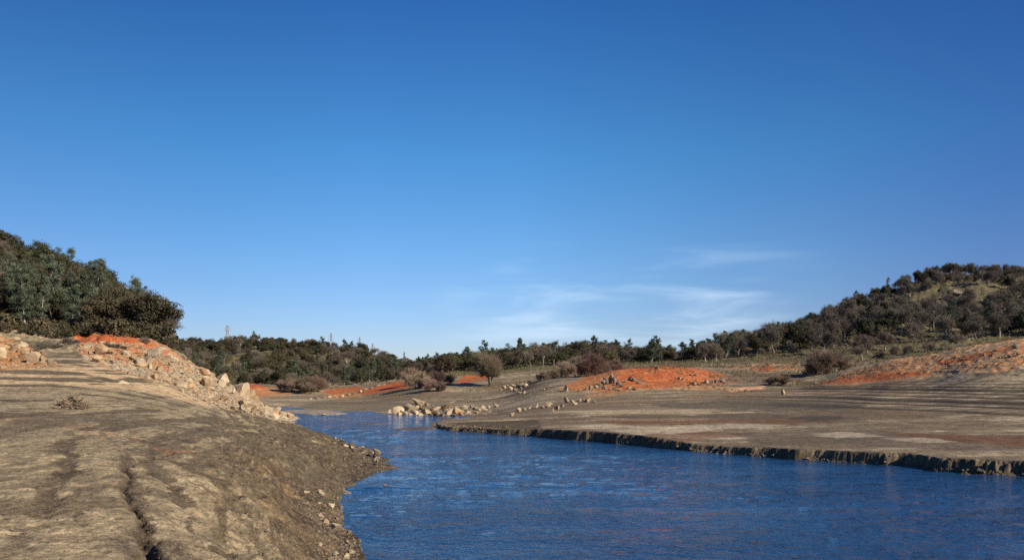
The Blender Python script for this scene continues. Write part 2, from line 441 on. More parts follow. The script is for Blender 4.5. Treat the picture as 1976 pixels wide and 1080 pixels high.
def bare_oak(seed):
    r = np.random.default_rng(seed)
    th, tn, tips = limb_tree(r, 9, 1.25, (r.normal() * 0.1, r.normal() * 0.1), 5, [4, 3, 3, 2, 3], 0.30, 0.5, 0.26, (0.35, 0.85), 0.70)
    # fine outer twigs
    k = len(tips); e = []
    for _ in range(3):
        d = r.normal(size=(k, 3)) * 0.5; d[:, 2] += 0.05
        e.append(np.concatenate([tips, np.full((k, 1), 0.028), tips + d, np.full((k, 1), 0.012)], 1))
    tn = np.concatenate([np.array(tn)] + e)
    Vt, Ft = tubes(th, 4); Vc, Fc = tubes(tn, 3)
    t = np.repeat(np.clip(r.normal(0.5, 0.25, len(tn)), 0, 1), 6)
    return Proto('bare_oak', Vt, Ft, M_BARK, Vc, Fc, M_TWIG, t)

def leafy_oak(seed, mat=M_OAK, name='evergreen_oak', size=0.15):
    r = np.random.default_rng(seed)
    th, tn, tips = limb_tree(r, 8, 1.3, (r.normal() * 0.08, r.normal() * 0.08), 3, [4, 3, 3], 0.26, 0.3, 0.24, (0.45, 0.95), 0.78)
    C = tips + r.normal(size=tips.shape) * 0.25
    C = C[C[:, 2] > 1.4]
    if len(C) > 95: C = C[r.permutation(len(C))[:95]]
    V, Fs, t = leaves(C, r.uniform(0.5, 1.2, len(C)), 150, size, r, flat=0.75)
    Vt, Ft = tubes(np.array(th + tn), 4)
    return Proto(name, Vt, Ft, M_DBARK, V, Fs, mat, t)

def grey_pine(seed, sparse=1.0, mat=M_PINE, name='grey_pine'):
    r = np.random.default_rng(seed)
    h = 14; segs = []; C = []; R = []
    p = np.array([0, 0, 0.0]); d = np.array([r.normal() * .05, r.normal() * .05, 1.0])
    pts = [p]
    for i in range(10):
        d = d + np.array([r.normal() * .05, r.normal() * .05, 0]); d /= np.linalg.norm(d)
        q = p + d * h / 10 * 0.95
        segs.append([*p, 0.24 * (1 - i / 11), *q, 0.24 * (1 - (i + 1) / 11)]); p = q; pts.append(q)
    for i in range(2, 10):
        for _ in range(int(5 * sparse) if i < 9 else 3):
            a = r.uniform(0, 6.28); L = (2.9 - 0.9 * abs(i - 5) / 5) * r.uniform(0.5, 1.1) * (1.0 if i < 8 else 0.55)
            up = r.uniform(0.15, 0.8)
            b0 = pts[i] + (pts[i + 1] - pts[i]) * r.random()
            b1 = b0 + np.array([math.cos(a), math.sin(a), up]) * L * 0.8
            segs.append([*b0, 0.06, *b1, 0.025])
            for q in (0.55, 0.8, 1.05):
                C.append(b0 + (b1 - b0) * q + r.normal(size=3) * 0.25); R.append(r.uniform(0.4, 0.95))
    C.append(pts[-1]); R.append(0.6)
    V, Fs, t = leaves(np.array(C), np.array(R), 130, 0.14, r, out=0.3, flat=0.85)
    Vt, Ft = tubes(segs, 5)
    return Proto(name, Vt, Ft, M_BARK, V, Fs, mat, t)

def conifer(seed):
    r = np.random.default_rng(seed); C = []; R = []
    for i in range(60):
        z = 1.0 + 9 * r.random(); w = (10.3 - z) / 10 * 2.3; a = r.uniform(0, 6.28); q = w * r.uniform(0.3, 1)
        C.append([math.cos(a) * q, math.sin(a) * q, z]); R.append(0.25 + 0.45 * (10.5 - z) / 10)
    C.append([0, 0, 10]); R.append(0.3)
    V, Fs, t = leaves(np.array(C), np.array(R), 45, 0.24, r, out=0.5, flat=0.6)
    Vt, Ft = tubes([[0, 0, 0, 0.2, 0, 0, 5, 0.12], [0, 0, 5, 0.12, 0, 0, 10, 0.03]], 5)
    return Proto('dark_conifer', Vt, Ft, M_DBARK, V, Fs, M_FIR, t)

def willow(seed, wide=1.0, mat=None, name='bare_willow', stems=9, up=0.0, parts=('woody_base', 'twigs'), fine=7, lvl=3):
    """Leafless thicket: leaning limbs from one base that break up into a haze of fine twigs."""
    r = np.random.default_rng(seed); th, tn, tips = [], [], []
    for i in range(stems):
        a = 6.28 * (i + r.random()) / stems; tl = (0.25 + 0.75 * r.random()) * wide * (1 - up)
        a0, b0, c0 = limb_tree(r, 6.5 * r.uniform(0.55, 1.2), 1.05, (math.cos(a) * tl, math.sin(a) * tl), lvl, [3, 3, 3, 2], 0.11, -0.5, 0.30, (0.25, 0.75), 0.72)
        off = np.array([math.cos(a), math.sin(a), 0]) * 0.35 * wide
        th.append([0, 0, 0.05, 0.08, off[0], off[1], 0.1, 0.09])
        for L_, o_ in ((a0, th), (b0, tn)):
            for q in L_: o_.append([q[0] + off[0], q[1] + off[1], q[2], q[3], q[4] + off[0], q[5] + off[1], q[6], q[7]])
        tips.append(c0 + off)
    tips = np.concatenate(tips); al = np.array(th + tn); th = al[al[:, 3] > 0.034]; seg = al[al[:, 3] <= 0.034]
    tn = [seg]
    src = np.concatenate([tips, tips, seg[:, 4:7], (seg[:, :3] + seg[:, 4:7]) / 2])
    ctr = np.array([0, 0, 0.5])
    for _ in range(fine):
        o = src - ctr; o /= np.linalg.norm(o, axis=1)[:, None]
        d = o * 0.35 + r.normal(size=src.shape) * 0.38; d[:, 2] += 0.12
        st = src + r.normal(size=src.shape) * 0.12
        tn.append(np.concatenate([st, np.full((len(src), 1), 0.013), st + d * r.uniform(0.6, 1.5, (len(src), 1)), np.full((len(src), 1), 0.006)], 1))
    tn = np.concatenate(tn); tn = tn[(tn[:, 2] > 0.0) & (tn[:, 6] > 0.05)]
    Vt, Ft = tubes(th, 4); Vc, Fc = tubes(tn, 3)
    t = np.repeat(np.clip(r.normal(0.5, 0.25, len(tn)), 0, 1), 6)
    return Proto(name, Vt, Ft, M_DBARK, Vc, Fc, mat or M_WILLOW, t, parts)

def shrub(seed, mat, name):
    r = np.random.default_rng(seed)
    n = 16; a = r.uniform(0, 6.28, n); q = r.random(n) ** 0.6 * 1.5
    C = np.stack([np.cos(a) * q, np.sin(a) * q, 0.4 + (1.7 - 0.6 * q) * r.random(n)], 1)
    V, Fs, t = leaves(C, r.uniform(0.4, 0.8, n), 46, 0.2, r, flat=0.8)
    segs = [[0, 0, 0, 0.06, *c, 0.02] for c in C]
    Vt, Ft = tubes(segs, 4)
    return Proto(name, Vt, Ft, M_DBARK, V, Fs, mat, t, ('stems', 'foliage'))

OAKB = [bare_oak(100 + i) for i in range(5)]
OAKE = [leafy_oak(200 + i) for i in range(4)]
PINE = [grey_pine(300), grey_pine(301), grey_pine(302, 0.7), grey_pine(303, 1.2)]
OLIVE = [leafy_oak(250 + i, M_BRUSH, 'olive_brown_oak', 0.14) for i in range(3)]
FIR = [conifer(400), conifer(401)]
WIL = [willow(500 + i, 1.0) for i in range(4)]
WILT = [willow(510, 0.5, stems=5, up=0.35, lvl=4, fine=4)]
SHR = [shrub(600 + i, M_BRUSH, 'leafy_shrub') for i in range(3)]
SHG = [willow(610 + i, 1.5, M_GREYB, 'dead_grey_shrub', stems=6, fine=3) for i in range(2)]
RUST = [leafy_oak(260, M_RUST, 'rusty_tree', 0.27)]

# ------------------------------------------------------------------ ground
def build_ground():
    us = np.concatenate([np.linspace(-2.0, -0.74, 70, endpoint=False), np.linspace(-0.74, 0.74, 760, endpoint=False), np.linspace(0.74, 2.0, 70)])
    def seg(a, b, st): return np.exp(np.arange(math.log(a), math.log(b), st))
    Y = np.concatenate([np.linspace(-13, 4, 40, endpoint=False), seg(4, 9, 0.006), seg(9, 38, 0.0034), seg(38, 150, 0.0026), seg(150, 320, 0.006), seg(320, 2600, 0.017)])
    Yg, U = np.meshgrid(Y, us, indexing='ij')
    O = 14 * np.exp(-np.maximum(Yg, 0) / 12)      # columns fan out from a point behind the eye near it
    Xg = U * (Yg + O)
    X = Xg.ravel(); Yv = Yg.ravel()
    Z, sd, isb, ck, dg, zb, tk = height(X, Yv, True, True)
    ny, nx = Yg.shape
    idx = np.arange(ny * nx).reshape(ny, nx)
    Fs = np.stack([idx[:-1, :-1], idx[:-1, 1:], idx[1:, 1:], idx[1:, :-1]], -1).reshape(-1, 4)
    # ---------------- soil colours (albedo)
    Ye = np.maximum(Yv, 4)
    px = CX + F * X / Ye; py = HY + (H - zb) * F / Ye
    n1 = fbm(X * 0.15, Yv * 0.15, 4, 101); n2 = fbm(X * 0.7, Yv * 0.7, 4, 102); n3 = fbm(X * 3.0, Yv * 3.0, 5, 103); n4 = fbm(X * 11.0, Yv * 11.0, 3, 108) * (1 - sstep(30, 60, Yv))
    nh = fbm(X * 2.0, Yv * 0.8, 4, 140); streak = fbm(X * 0.035 + 3, Yv * 0.16, 5, 104) ; streak2 = fbm(X * 0.05, zb * 4.5, 4, 105)
    c = lambda *v: np.array(v)
    MUD = c(.275, .216, .130); PALE = c(.36, .285, .178); DARK = c(.11, .084, .05); OLV = c(.17, .14, .085)
    SAND = c(.44, .315, .18); RED = c(.40, .092, .020); ORG = c(.46, .20, .07); RB = c(.19, .088, .038); GR = c(.10, .092, .04); DRYG = c(.175, .145, .075)
    LEAFD = c(.10, .075, .05); TANR = c(.47, .37, .25)
    col = np.tile(MUD, (len(X), 1))
    def mix(m, v, k=1.0):
        nonlocal col
        m = np.clip(m * k, 0, 1)[:, None]; col = col * (1 - m) + v * m
    WX = fbm(X * 0.25, Yv * 0.25, 6, 111, 0.62); WY = fbm(X * 0.18 + 9, Yv * 0.3, 6, 112, 0.62)
    def pm(poly, soft=3.0, warp=4.0, y0=0, y1=1e9):   # area given by its outline in the photograph's columns and rows, at its own distance
        P = np.array(poly, float)
        dx = WX * warp * 3.0; dy = WY * warp * 0.7
        m = np.zeros(len(X)); lo = P.min(0) - 40; hi = P.max(0) + 40
        s = (px > lo[0]) & (px < hi[0]) & (py > lo[1]) & (py < hi[1]) & (Yv > y0) & (Yv < y1)
        if s.any(): m[s] = sstep(-soft, soft, sdf((px + dx)[s], (py + dy)[s] * 1.0, P))
        return m
    nearL = (X < 3) * (1 - sstep(28, 45, Yv))
    n3 = n3 * (1 - nearL) + nearL * fbm(X * 3.2, Yv * 1.1, 5, 203)
    n4 = n4 * (1 - nearL) + nearL * fbm(X * 12.0, Yv * 4.0, 3, 208)
    n2 = n2 * (1 - nearL) + nearL * fbm(X * 0.9, Yv * 0.45, 4, 202)
    # general streaks on the mud
    R = (X > -12) & (Yv > 40) | (Yv > 125)
    mix(sstep(0.02, 0.14, streak + 0.1 * n2) * R, PALE, 0.55)
    mix(sstep(0.02, 0.28, -streak + 0.25 * n2) * R, OLV, 0.8)
    mix(sstep(0.05, 0.3, streak2 + 0.15 * n2) * R, DARK, 0.5)
    s3 = fbm(X * 0.06, Yv * 0.55, 4, 106); s4 = fbm(X * 0.025 + 2, Yv * 0.06, 5, 107)
    mix(sstep(0.1, 0.18, s3 + 0.1 * n2) * R * (Yv < 170), c(.13, .10, .06), 0.75)
    mix(sstep(0.06, 0.15, s4 + 0.1 * n2) * R, c(.145, .112, .068), 0.7)
    mix(sstep(0.22, 0.4, -s3) * R * (Yv < 170), c(.42, .345, .25), 0.55)
    mix(sstep(0.22, 0.38, s4 + 0.15 * n2) * R, c(.16, .095, .052), 0.4)
    # strand lines on the right: shadows of the small steps, painted dark
    tz = zb + fbm(X * 0.02, Yv * 0.02, 3, 41) * 0.12
    mr = sstep(1.5, 2.2, tz) * (1 - sstep(5.0, 5.6, tz)) * sstep(60, 70, Yv) * (1 - sstep(170, 200, Yv)) * sstep(0.22, 0.42, X / Yv)
    for st, am in ((0.40, 1.0), (1.3, 0.8)):
        ph = (tz / st) % 1.0
        mix(mr * (1 - sstep(0.12, 0.19, np.abs(ph - 0.17))) * sstep(-0.9, -0.35, fbm(X * 0.06, tz * 6, 3, 150)), DARK * 0.6, am)
    # left bank
    Lb = (X < 3) & (Yv < 90) & (sd > 0)
    conts = (zb + fbm(X * 0.09, Yv * 0.09, 3, 43) * 0.25) / 0.27 % 1.0
    band = fbm(X * 0.12, zb * 3.2, 4, 120)
    wet = sstep(0.0, 1.0, (1.9 - zb) / 0.8 + n1 * 0.9 + n2 * 0.3)
    mix(Lb * sstep(0.05, 0.4, band + 0.3 * n2), OLV, 0.25 + 0.4 * sstep(20, 35, Yv))
    mix(Lb * sstep(0.0, 0.5, n1 + n2 * 0.5), PALE, 0.25)
    wetp = pm([(500,838),(570,825),(660,850),(770,900),(655,970),(695,1040),(715,1090),(570,1110),(545,1040),(500,970),(450,910),(420,875)], 28, 12, 8, 110)
    mix(Lb * np.maximum(wet, wetp) * sstep(-0.45, 0.15, n2 + n3 * 0.5 + 0.30), c(.06, .041, .022), 0.93)
    mix(Lb * wetp * sstep(0.2, 0.3, fbm(X * 1.6 + 5, Yv * 0.9, 5, 161) + 0.3 * n3), c(.20, .15, .095), 0.55)
    cn_ = contour_noise(X, Yv, zb)
    mix(Lb * sstep(0.05, 0.13, -cn_ + 0.12 * n2 + 0.10 * nh + 0.15 * n3) * sstep(300, 480, px), c(.125, .093, .054), 0.6)
    mix(Lb * sstep(0.2, 0.26, -cn_ + 0.12 * nh + 0.2 * n3 + 0.1 * n4) * sstep(300, 480, px), c(.055, .038, .022), 0.7)
    mix(Lb * sstep(0.2, 0.34, n2 + 0.4 * n3 + 0.3 * n4) * sstep(-0.3, 0.3, n1), OLV, 0.3)
    mix(Lb * (1 - sstep(0.6, 3.6, sd + n2 * 1.2)), c(.055, .038, .021), 0.9)
    mix(Lb * (1 - sstep(1.0, 5, sd)) * sstep(0.15, 0.5, n2) , c(.26, .17, .075), 0.6)
    mix(Lb * np.exp(-(ck / 0.11) ** 2), c(.035, .025, .016), 0.95)
    mix(Lb * np.exp(-((ck + n2 * 0.4) / 0.55) ** 2) * sstep(-0.2, 0.3, nh + n3 * 0.6), c(.10, .072, .044), 0.85)
    mix(Lb * np.exp(-(dg / 0.3) ** 2) * sstep(-0.1, 0.2, n2 + n3), c(.10, .05, .026), 0.6)
    mix(pm([(-400,820),(0,800),(120,815),(200,822),(235,830),(150,828),(60,818),(0,812),(-400,840)], 2, 2, 15, 60), RB, 0.5)
    mix(pm([(150,826),(200,828),(260,842),(330,860),(430,885),(520,915),(560,930),(500,915),(400,888),(300,862),(230,845)], 2, 8, 10, 60) * sstep(-0.1, 0.2, n2 + n3), RB * 1.3, 0.7)
    mix(Lb * sstep(0.42, 0.56, tk + 0.3 * nh + 0.4 * n3 + 0.3 * n4), c(.10, .073, .043), 0.8)
    mix(Lb * (tk > 0.3) * sstep(0.15, 0.3, n3 + n4 * 0.5), c(.04, .028, .018), 0.7)
    lp, lg = ledge(X, Yv, zb)
    mix(Lb * lg * (1 - sstep(0.08, 0.2, np.abs(lp - 0.16))) * sstep(-0.35, -0.05, n3), c(.09, .066, .04), 0.75)
    mix(Lb * lg * (1 - sstep(0.04, 0.12, np.abs(lp - 0.4))) * sstep(-0.1, 0.1, n3), PALE, 0.4)
    # streaks of dark silt on the upper part of the left bank
    ls = fbm(X * 0.06, Yv * 0.5, 4, 131) * 0.7 + fbm(X * 0.1, zb * 5, 3, 132) * 0.5
    up = Lb * sstep(28, 36, Yv)
    sandy = pm([(-600,660),(0,700),(130,690),(200,690),(300,735),(430,772),(470,792),(400,785),(330,768),(240,750),(150,745),(0,748),(-600,760)], 4, 4, 30, 110)
    mix(sandy, SAND, 0.95)
    mix(up * sstep(0.0, 0.14, ls + 0.15 * n2), c(.10, .08, .048), 0.9)
    mix(pm([(120,690),(200,690),(300,735),(420,772),(470,795),(380,790),(300,775),(210,760),(240,745),(160,735),(110,715)], 5, 5, 30, 110) * sstep(-0.12, 0.1, ls + 0.15 * n2), c(.10, .082, .05), 0.9)
    mix(pm([(0,820),(0,845),(40,840),(75,828),(140,820),(260,812),(320,800),(200,800),(60,805)], 3, 4, 15, 60), c(.12, .095, .06), 0.75)
    # boulder ridge and orange banks on the left
    ridge = pm([(-500,640),(0,655),(40,665),(110,705),(0,712),(-500,720)], 4, 5, 50, 90)
    mix(ridge, ORG * 0.95, 0.95)
    rd2 = pm([(135,648),(260,650),(310,670),(350,695),(400,720),(440,748),(500,775),(580,803),(560,815),(470,796),(400,776),(330,748),(250,720),(165,695)], 4, 4, 55, 135)
    mix(rd2, TANR * 0.95, 0.95)
    mix(rd2 * sstep(-0.05, 0.25, n2 + 0.4 - (py - 685) / 55.0 * 0.5 + n3 * 0.3), RED * 0.9, 0.8)
    mix(rd2 * sstep(0.1, 0.4, n2), ORG, 0.5)
    mix(pm([(140,645),(190,650),(260,655),(262,668),(200,670),(150,665)], 2, 2, 60, 130) * sstep(-0.35, 0.0, n2 + 0.5 * n3), RED * 0.9, 0.85)
    # red mound and other red soil
    mound = pm([(1080,750),(1130,728),(1190,710),(1260,702),(1330,709),(1395,722),(1440,738),(1390,742),(1320,745),(1240,749),(1180,755)], 3, 5, 130, 200)
    mix(mound, RED, 0.97)
    mix(mound * pm([(1060,755),(1100,730),(1180,714),(1215,716),(1190,735),(1200,760)], 6, 6, 130, 200), ORG * 0.9, 0.8)
    mix(mound * sstep(0.1, 0.4, n2 + .4 * n3), ORG * 0.9, 0.6); mix(mound * sstep(0.1, 0.4, -n2 - .4 * n3), c(.26, .085, .045), 0.6)
    mix(pm([(1285,744),(1380,746),(1420,748),(1380,752),(1300,750)], 2, 3, 120, 170), ORG, 0.5)
    mix(pm([(1400,752),(1440,746),(1480,744),(1475,748),(1440,753),(1410,756)], 1.5, 3, 120, 180), c(.55, .30, .17), 0.9)
    mix(pm([(1140,757),(1200,752),(1240,751),(1180,764),(1120,770)], 2, 3, 110, 150), ORG, 0.35)
    for P in ([(618,757),(640,750),(690,747),(705,748),(690,757),(650,762)], [(700,752),(740,742),(780,734),(795,736),(790,748),(740,756),(700,762)],
              [(880,740),(893,726),(935,722),(940,732),(900,738)], [(455,748),(480,741),(510,745),(520,750),(490,752)]):
        mix(pm(P, 2, 2, 150, 300), RED, 0.9)
    mix(pm([(455,755),(500,748),(550,752),(560,760),(480,768)], 3, 3, 190, 300), ORG, 0.8)
    mix(pm([(620,762),(690,755),(700,765),(640,768)], 3, 3, 190, 300), ORG, 0.7)
    # the bare reddish slope on the right
    slope = pm([(1555,743),(1600,727),(1660,712),(1720,692),(1850,671),(1976,654),(2400,620),(2400,690),(1976,712),(1850,722),(1740,733),(1640,742)], 3, 4, 100, 150)
    mix(slope, SAND * 0.85, 0.95)
    mix(slope * sstep(-0.2, 0.25, n2 + n1 * 0.4), ORG, 0.8)
    mix(pm([(1560,742),(1620,728),(1690,720),(1790,717),(1800,722),(1720,733),(1640,740)], 3, 5, 100, 150), RED * 0.95, 0.9)
    mix(pm([(1800,702),(1850,690),(1900,680),(1960,668),(1990,668),(1950,678),(1870,695),(1830,706)], 3, 5, 100, 150), RED * 0.9, 0.85)
    mix(pm([(1640,716),(1720,698),(1800,688),(1830,686),(1760,706),(1680,722)], 4, 6, 100, 150), c(.28, .13, .06), 0.6)
    mix(slope * sstep(0.2, 0.45, -n2), c(.22, .12, .06), 0.5)
    mix(pm([(1400,710),(1440,703),(1540,700),(1560,712),(1500,716),(1440,716)], 3, 6, 160, 240) * sstep(-0.1, 0.2, n2), ORG, 0.8)
    mix(pm([(1450,712),(1480,706),(1500,712),(1480,717)], 3, 4, 160, 240), RED, 0.8)
    mix(pm([(1450,697),(1540,695),(1545,699),(1460,701)], 1.5, 2, 180, 260), RED, 0.7)
    mix(pm([(1640,692),(1720,690),(1722,695),(1650,698)], 1.5, 2, 150, 260), RED * 0.8, 0.85)
    # wet bands on the flat
    mix(pm([(1380,792),(1600,786),(1976,792),(2400,800),(2400,890),(1976,882),(1700,872),(1500,857),(1400,835)], 3, 10, 40, 300) * sstep(-0.3, 0.1, WX + n2 * 0.4), c(.13, .095, .055), 0.75)
    for P, v, k in (([(1240,776),(1400,771),(1560,772),(1680,782),(1640,790),(1500,792),(1300,788)], OLV * 0.8, 0.8),
                    ([(1160,801),(1300,798),(1500,799),(1620,803),(1700,811),(1560,812),(1400,808),(1220,808)], c(.14, .10, .06), 0.8),
                    ([(1140,814),(1260,810),(1420,810),(1600,812),(1640,817),(1400,816),(1200,820)], RB, 0.75),
                    ([(1240,834),(1330,829),(1450,832),(1420,842),(1330,852),(1270,850)], RB, 0.6),
                    ([(1380,834),(1600,828),(1800,834),(1976,840),(2300,850),(2300,880),(1976,872),(1800,866),(1600,856),(1450,850)], c(.15, .11, .075), 0.7),
                    ([(1700,832),(1850,838),(1976,845),(2200,850),(2200,862),(1976,862),(1860,855),(1760,844)], RB * 0.9, 0.75),
                    ([(1500,808),(1560,800),(1620,802),(1630,808),(1560,812)], c(.06, .05, .036), 0.5),
                    ([(1440,782),(1580,779),(1700,786),(1560,788)], c(.07, .055, .04), 0.7),
                    ([(840,800),(960,790),(1100,800),(1150,806),(1100,812),(960,806),(880,806)], c(.16, .11, .07), 0.55),
                    ([(600,778),(720,775),(860,778),(860,790),(720,792),(560,786)], c(.17, .14, .09), 0.6),
                    ([(960,735),(1040,738),(1060,748),(960,752),(900,748)], c(.19, .12, .07), 0.7),
                    ([(1400,722),(1560,722),(1560,740),(1440,742),(1390,738)], c(.20, .14, .085), 0.75)):
        mix(pm(P, 1.8, 10, 40, 300), v * 0.72, min(1, k * 1.1))
    for P in ([(1150,832),(1230,826),(1270,832),(1250,842),(1180,838)], [(1280,822),(1400,818),(1520,820),(1480,826),(1350,828)], [(1110,822),(1160,818),(1210,824),(1150,828)],
              [(1560,836),(1640,834),(1700,840),(1620,846)], [(1690,846),(1800,846),(1850,852),(1780,854)], [(1250,830),(1320,824),(1380,828),(1300,838)]):
        mix(pm(P, 1.2, 9, 40, 120), c(.40, .335, .235), 0.65)
    # bluff face and river edge
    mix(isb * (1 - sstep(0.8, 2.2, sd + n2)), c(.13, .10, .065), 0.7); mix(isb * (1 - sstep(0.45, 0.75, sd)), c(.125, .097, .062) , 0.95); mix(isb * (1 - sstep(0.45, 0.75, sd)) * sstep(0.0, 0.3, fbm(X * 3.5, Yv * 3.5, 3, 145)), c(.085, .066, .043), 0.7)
    mix(isb * (1 - sstep(0.08, 0.12, Z)), c(.08, .062, .042), 0.8)
    for k, B in enumerate(BARS):
        s = sdf(X, Yv, B); mix((s > -2) * (Z < 0.3) * 1.0, (c(.27, .22, .16), c(.09, .07, .06), c(.09, .075, .065), c(.10, .08, .06))[k], 0.9)
    # grass and leaf litter on the hills
    gm = np.maximum(sstep(10.2, 11.6, zb) * sstep(185, 205, Yv) * (px > 1200), sstep(235, 262, Yv) * (px > 820))
    gm = np.maximum(gm, sstep(295, 325, Yv)) * 1.0
    mix(gm, GR, 0.95)
    mix(gm * sstep(-0.1, 0.35, n1), DRYG, 0.7)
    mix(gm * sstep(0.05, 0.4, n2), LEAFD * 1.4, 0.55)
    lh = sstep(92, 99, Yv) * (1 - sstep(230, 260, Yv)) * (px < 400) * (px > -2000) * sstep(7, 8.5, zb) * (1 - rd2)
    mix(lh, LEAFD, 0.95)
    mix(Lb * sstep(0.16, 0.26, nh + 0.6 * n3 + 0.4 * n4) * (1 - sstep(25, 45, Yv)), c(.13, .10, .06), 0.45)
    col = np.clip(col * (1 + 0.34 * n3 + 0.12 * n2 + 0.45 * n4)[:, None], 0.01, 0.9)
    V = np.stack([X, Yv, Z], 1)
    m = bpy.data.materials.new('dried lake bed soil'); nt, b = nodes_of(m)
    at = N(nt, 'ShaderNodeAttribute', attribute_name='tint'); tc = N(nt, 'ShaderNodeTexCoord')
    def noise(sc, det, xs=(1, 1, 1)):
        mp = N(nt, 'ShaderNodeMapping'); mp.inputs['Scale'].default_value = xs
        nn = N(nt, 'ShaderNodeTexNoise'); nn.inputs['Scale'].default_value = sc; nn.inputs['Detail'].default_value = det; nn.inputs['Roughness'].default_value = 0.65
        nt.links.new(tc.outputs['Object'], mp.inputs[0]); nt.links.new(mp.outputs[0], nn.inputs[0]); return nn
    a1 = noise(2.6, 9, (1, 0.42, 1)); a2 = noise(24, 7, (1, 0.4, 1)); a3 = noise(0.6, 10, (1, 0.7, 1))
    mr1 = N(nt, 'ShaderNodeMapRange'); mr1.inputs[1].default_value = 0.3; mr1.inputs[2].default_value = 0.7; mr1.inputs[3].default_value = 0.62; mr1.inputs[4].default_value = 1.3
    mr2 = N(nt, 'ShaderNodeMapRange'); mr2.inputs[1].default_value = 0.3; mr2.inputs[2].default_value = 0.7; mr2.inputs[3].default_value = 0.6; mr2.inputs[4].default_value = 1.35
    mr3 = N(nt, 'ShaderNodeMapRange'); mr3.inputs[1].default_value = 0.3; mr3.inputs[2].default_value = 0.7; mr3.inputs[3].default_value = 0.75; mr3.inputs[4].default_value = 1.22
    nt.links.new(a1.outputs[0], mr1.inputs[0]); nt.links.new(a2.outputs[0], mr2.inputs[0]); nt.links.new(a3.outputs[0], mr3.inputs[0])
    p1 = N(nt, 'ShaderNodeMath', operation='MULTIPLY'); p2 = N(nt, 'ShaderNodeMath', operation='MULTIPLY')
    nt.links.new(mr1.outputs[0], p1.inputs[0]); nt.links.new(mr2.outputs[0], p1.inputs[1]); nt.links.new(p1.outputs[0], p2.inputs[0]); nt.links.new(mr3.outputs[0], p2.inputs[1])
    a5 = noise(13, 4, (1, 0.4, 1)); m5 = N(nt, 'ShaderNodeMapRange'); m5.inputs[1].default_value = 0.55; m5.inputs[2].default_value = 0.62; m5.inputs[3].default_value = 1.04; m5.inputs[4].default_value = 0.55
    nt.links.new(a5.outputs[0], m5.inputs[0]); a6 = noise(9, 3, (1, 0.45, 1)); m6 = N(nt, 'ShaderNodeMapRange'); m6.inputs[1].default_value = 0.60; m6.inputs[2].default_value = 0.66; m6.inputs[3].default_value = 1.0; m6.inputs[4].default_value = 1.35
    nt.links.new(a6.outputs[0], m6.inputs[0])
    p3 = N(nt, 'ShaderNodeMath', operation='MULTIPLY'); p4 = N(nt, 'ShaderNodeMath', operation='MULTIPLY')
    nt.links.new(p2.outputs[0], p3.inputs[0]); nt.links.new(m5.outputs[0], p3.inputs[1]); nt.links.new(p3.outputs[0], p4.inputs[0]); nt.links.new(m6.outputs[0], p4.inputs[1]); p2 = p4
    vm = N(nt, 'ShaderNodeVectorMath', operation='SCALE'); nt.links.new(at.outputs['Color'], vm.inputs[0]); nt.links.new(p2.outputs[0], vm.inputs['Scale'])
    nt.links.new(vm.outputs[0], b.inputs['Base Color'])
    b.inputs['Roughness'].default_value = 0.92; b.inputs['Specular IOR Level'].default_value = 0.2
    ad = N(nt, 'ShaderNodeMath', operation='ADD'); nt.links.new(a1.outputs[0], ad.inputs[0])
    a4 = noise(34, 5, (1, 0.45, 1)); sc4 = N(nt, 'ShaderNodeMath', operation='MULTIPLY'); sc4.inputs[1].default_value = 0.25
    nt.links.new(a4.outputs[0], sc4.inputs[0]); nt.links.new(sc4.outputs[0], ad.inputs[1])
    bp = N(nt, 'ShaderNodeBump'); bp.inputs['Strength'].default_value = 0.8; bp.inputs['Distance'].default_value = 0.12
    nt.links.new(ad.outputs[0], bp.inputs['Height']); nt.links.new(bp.outputs[0], b.inputs['Normal'])
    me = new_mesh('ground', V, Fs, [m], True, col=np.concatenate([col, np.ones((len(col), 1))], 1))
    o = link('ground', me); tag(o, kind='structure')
    return o
GROUND = build_ground()

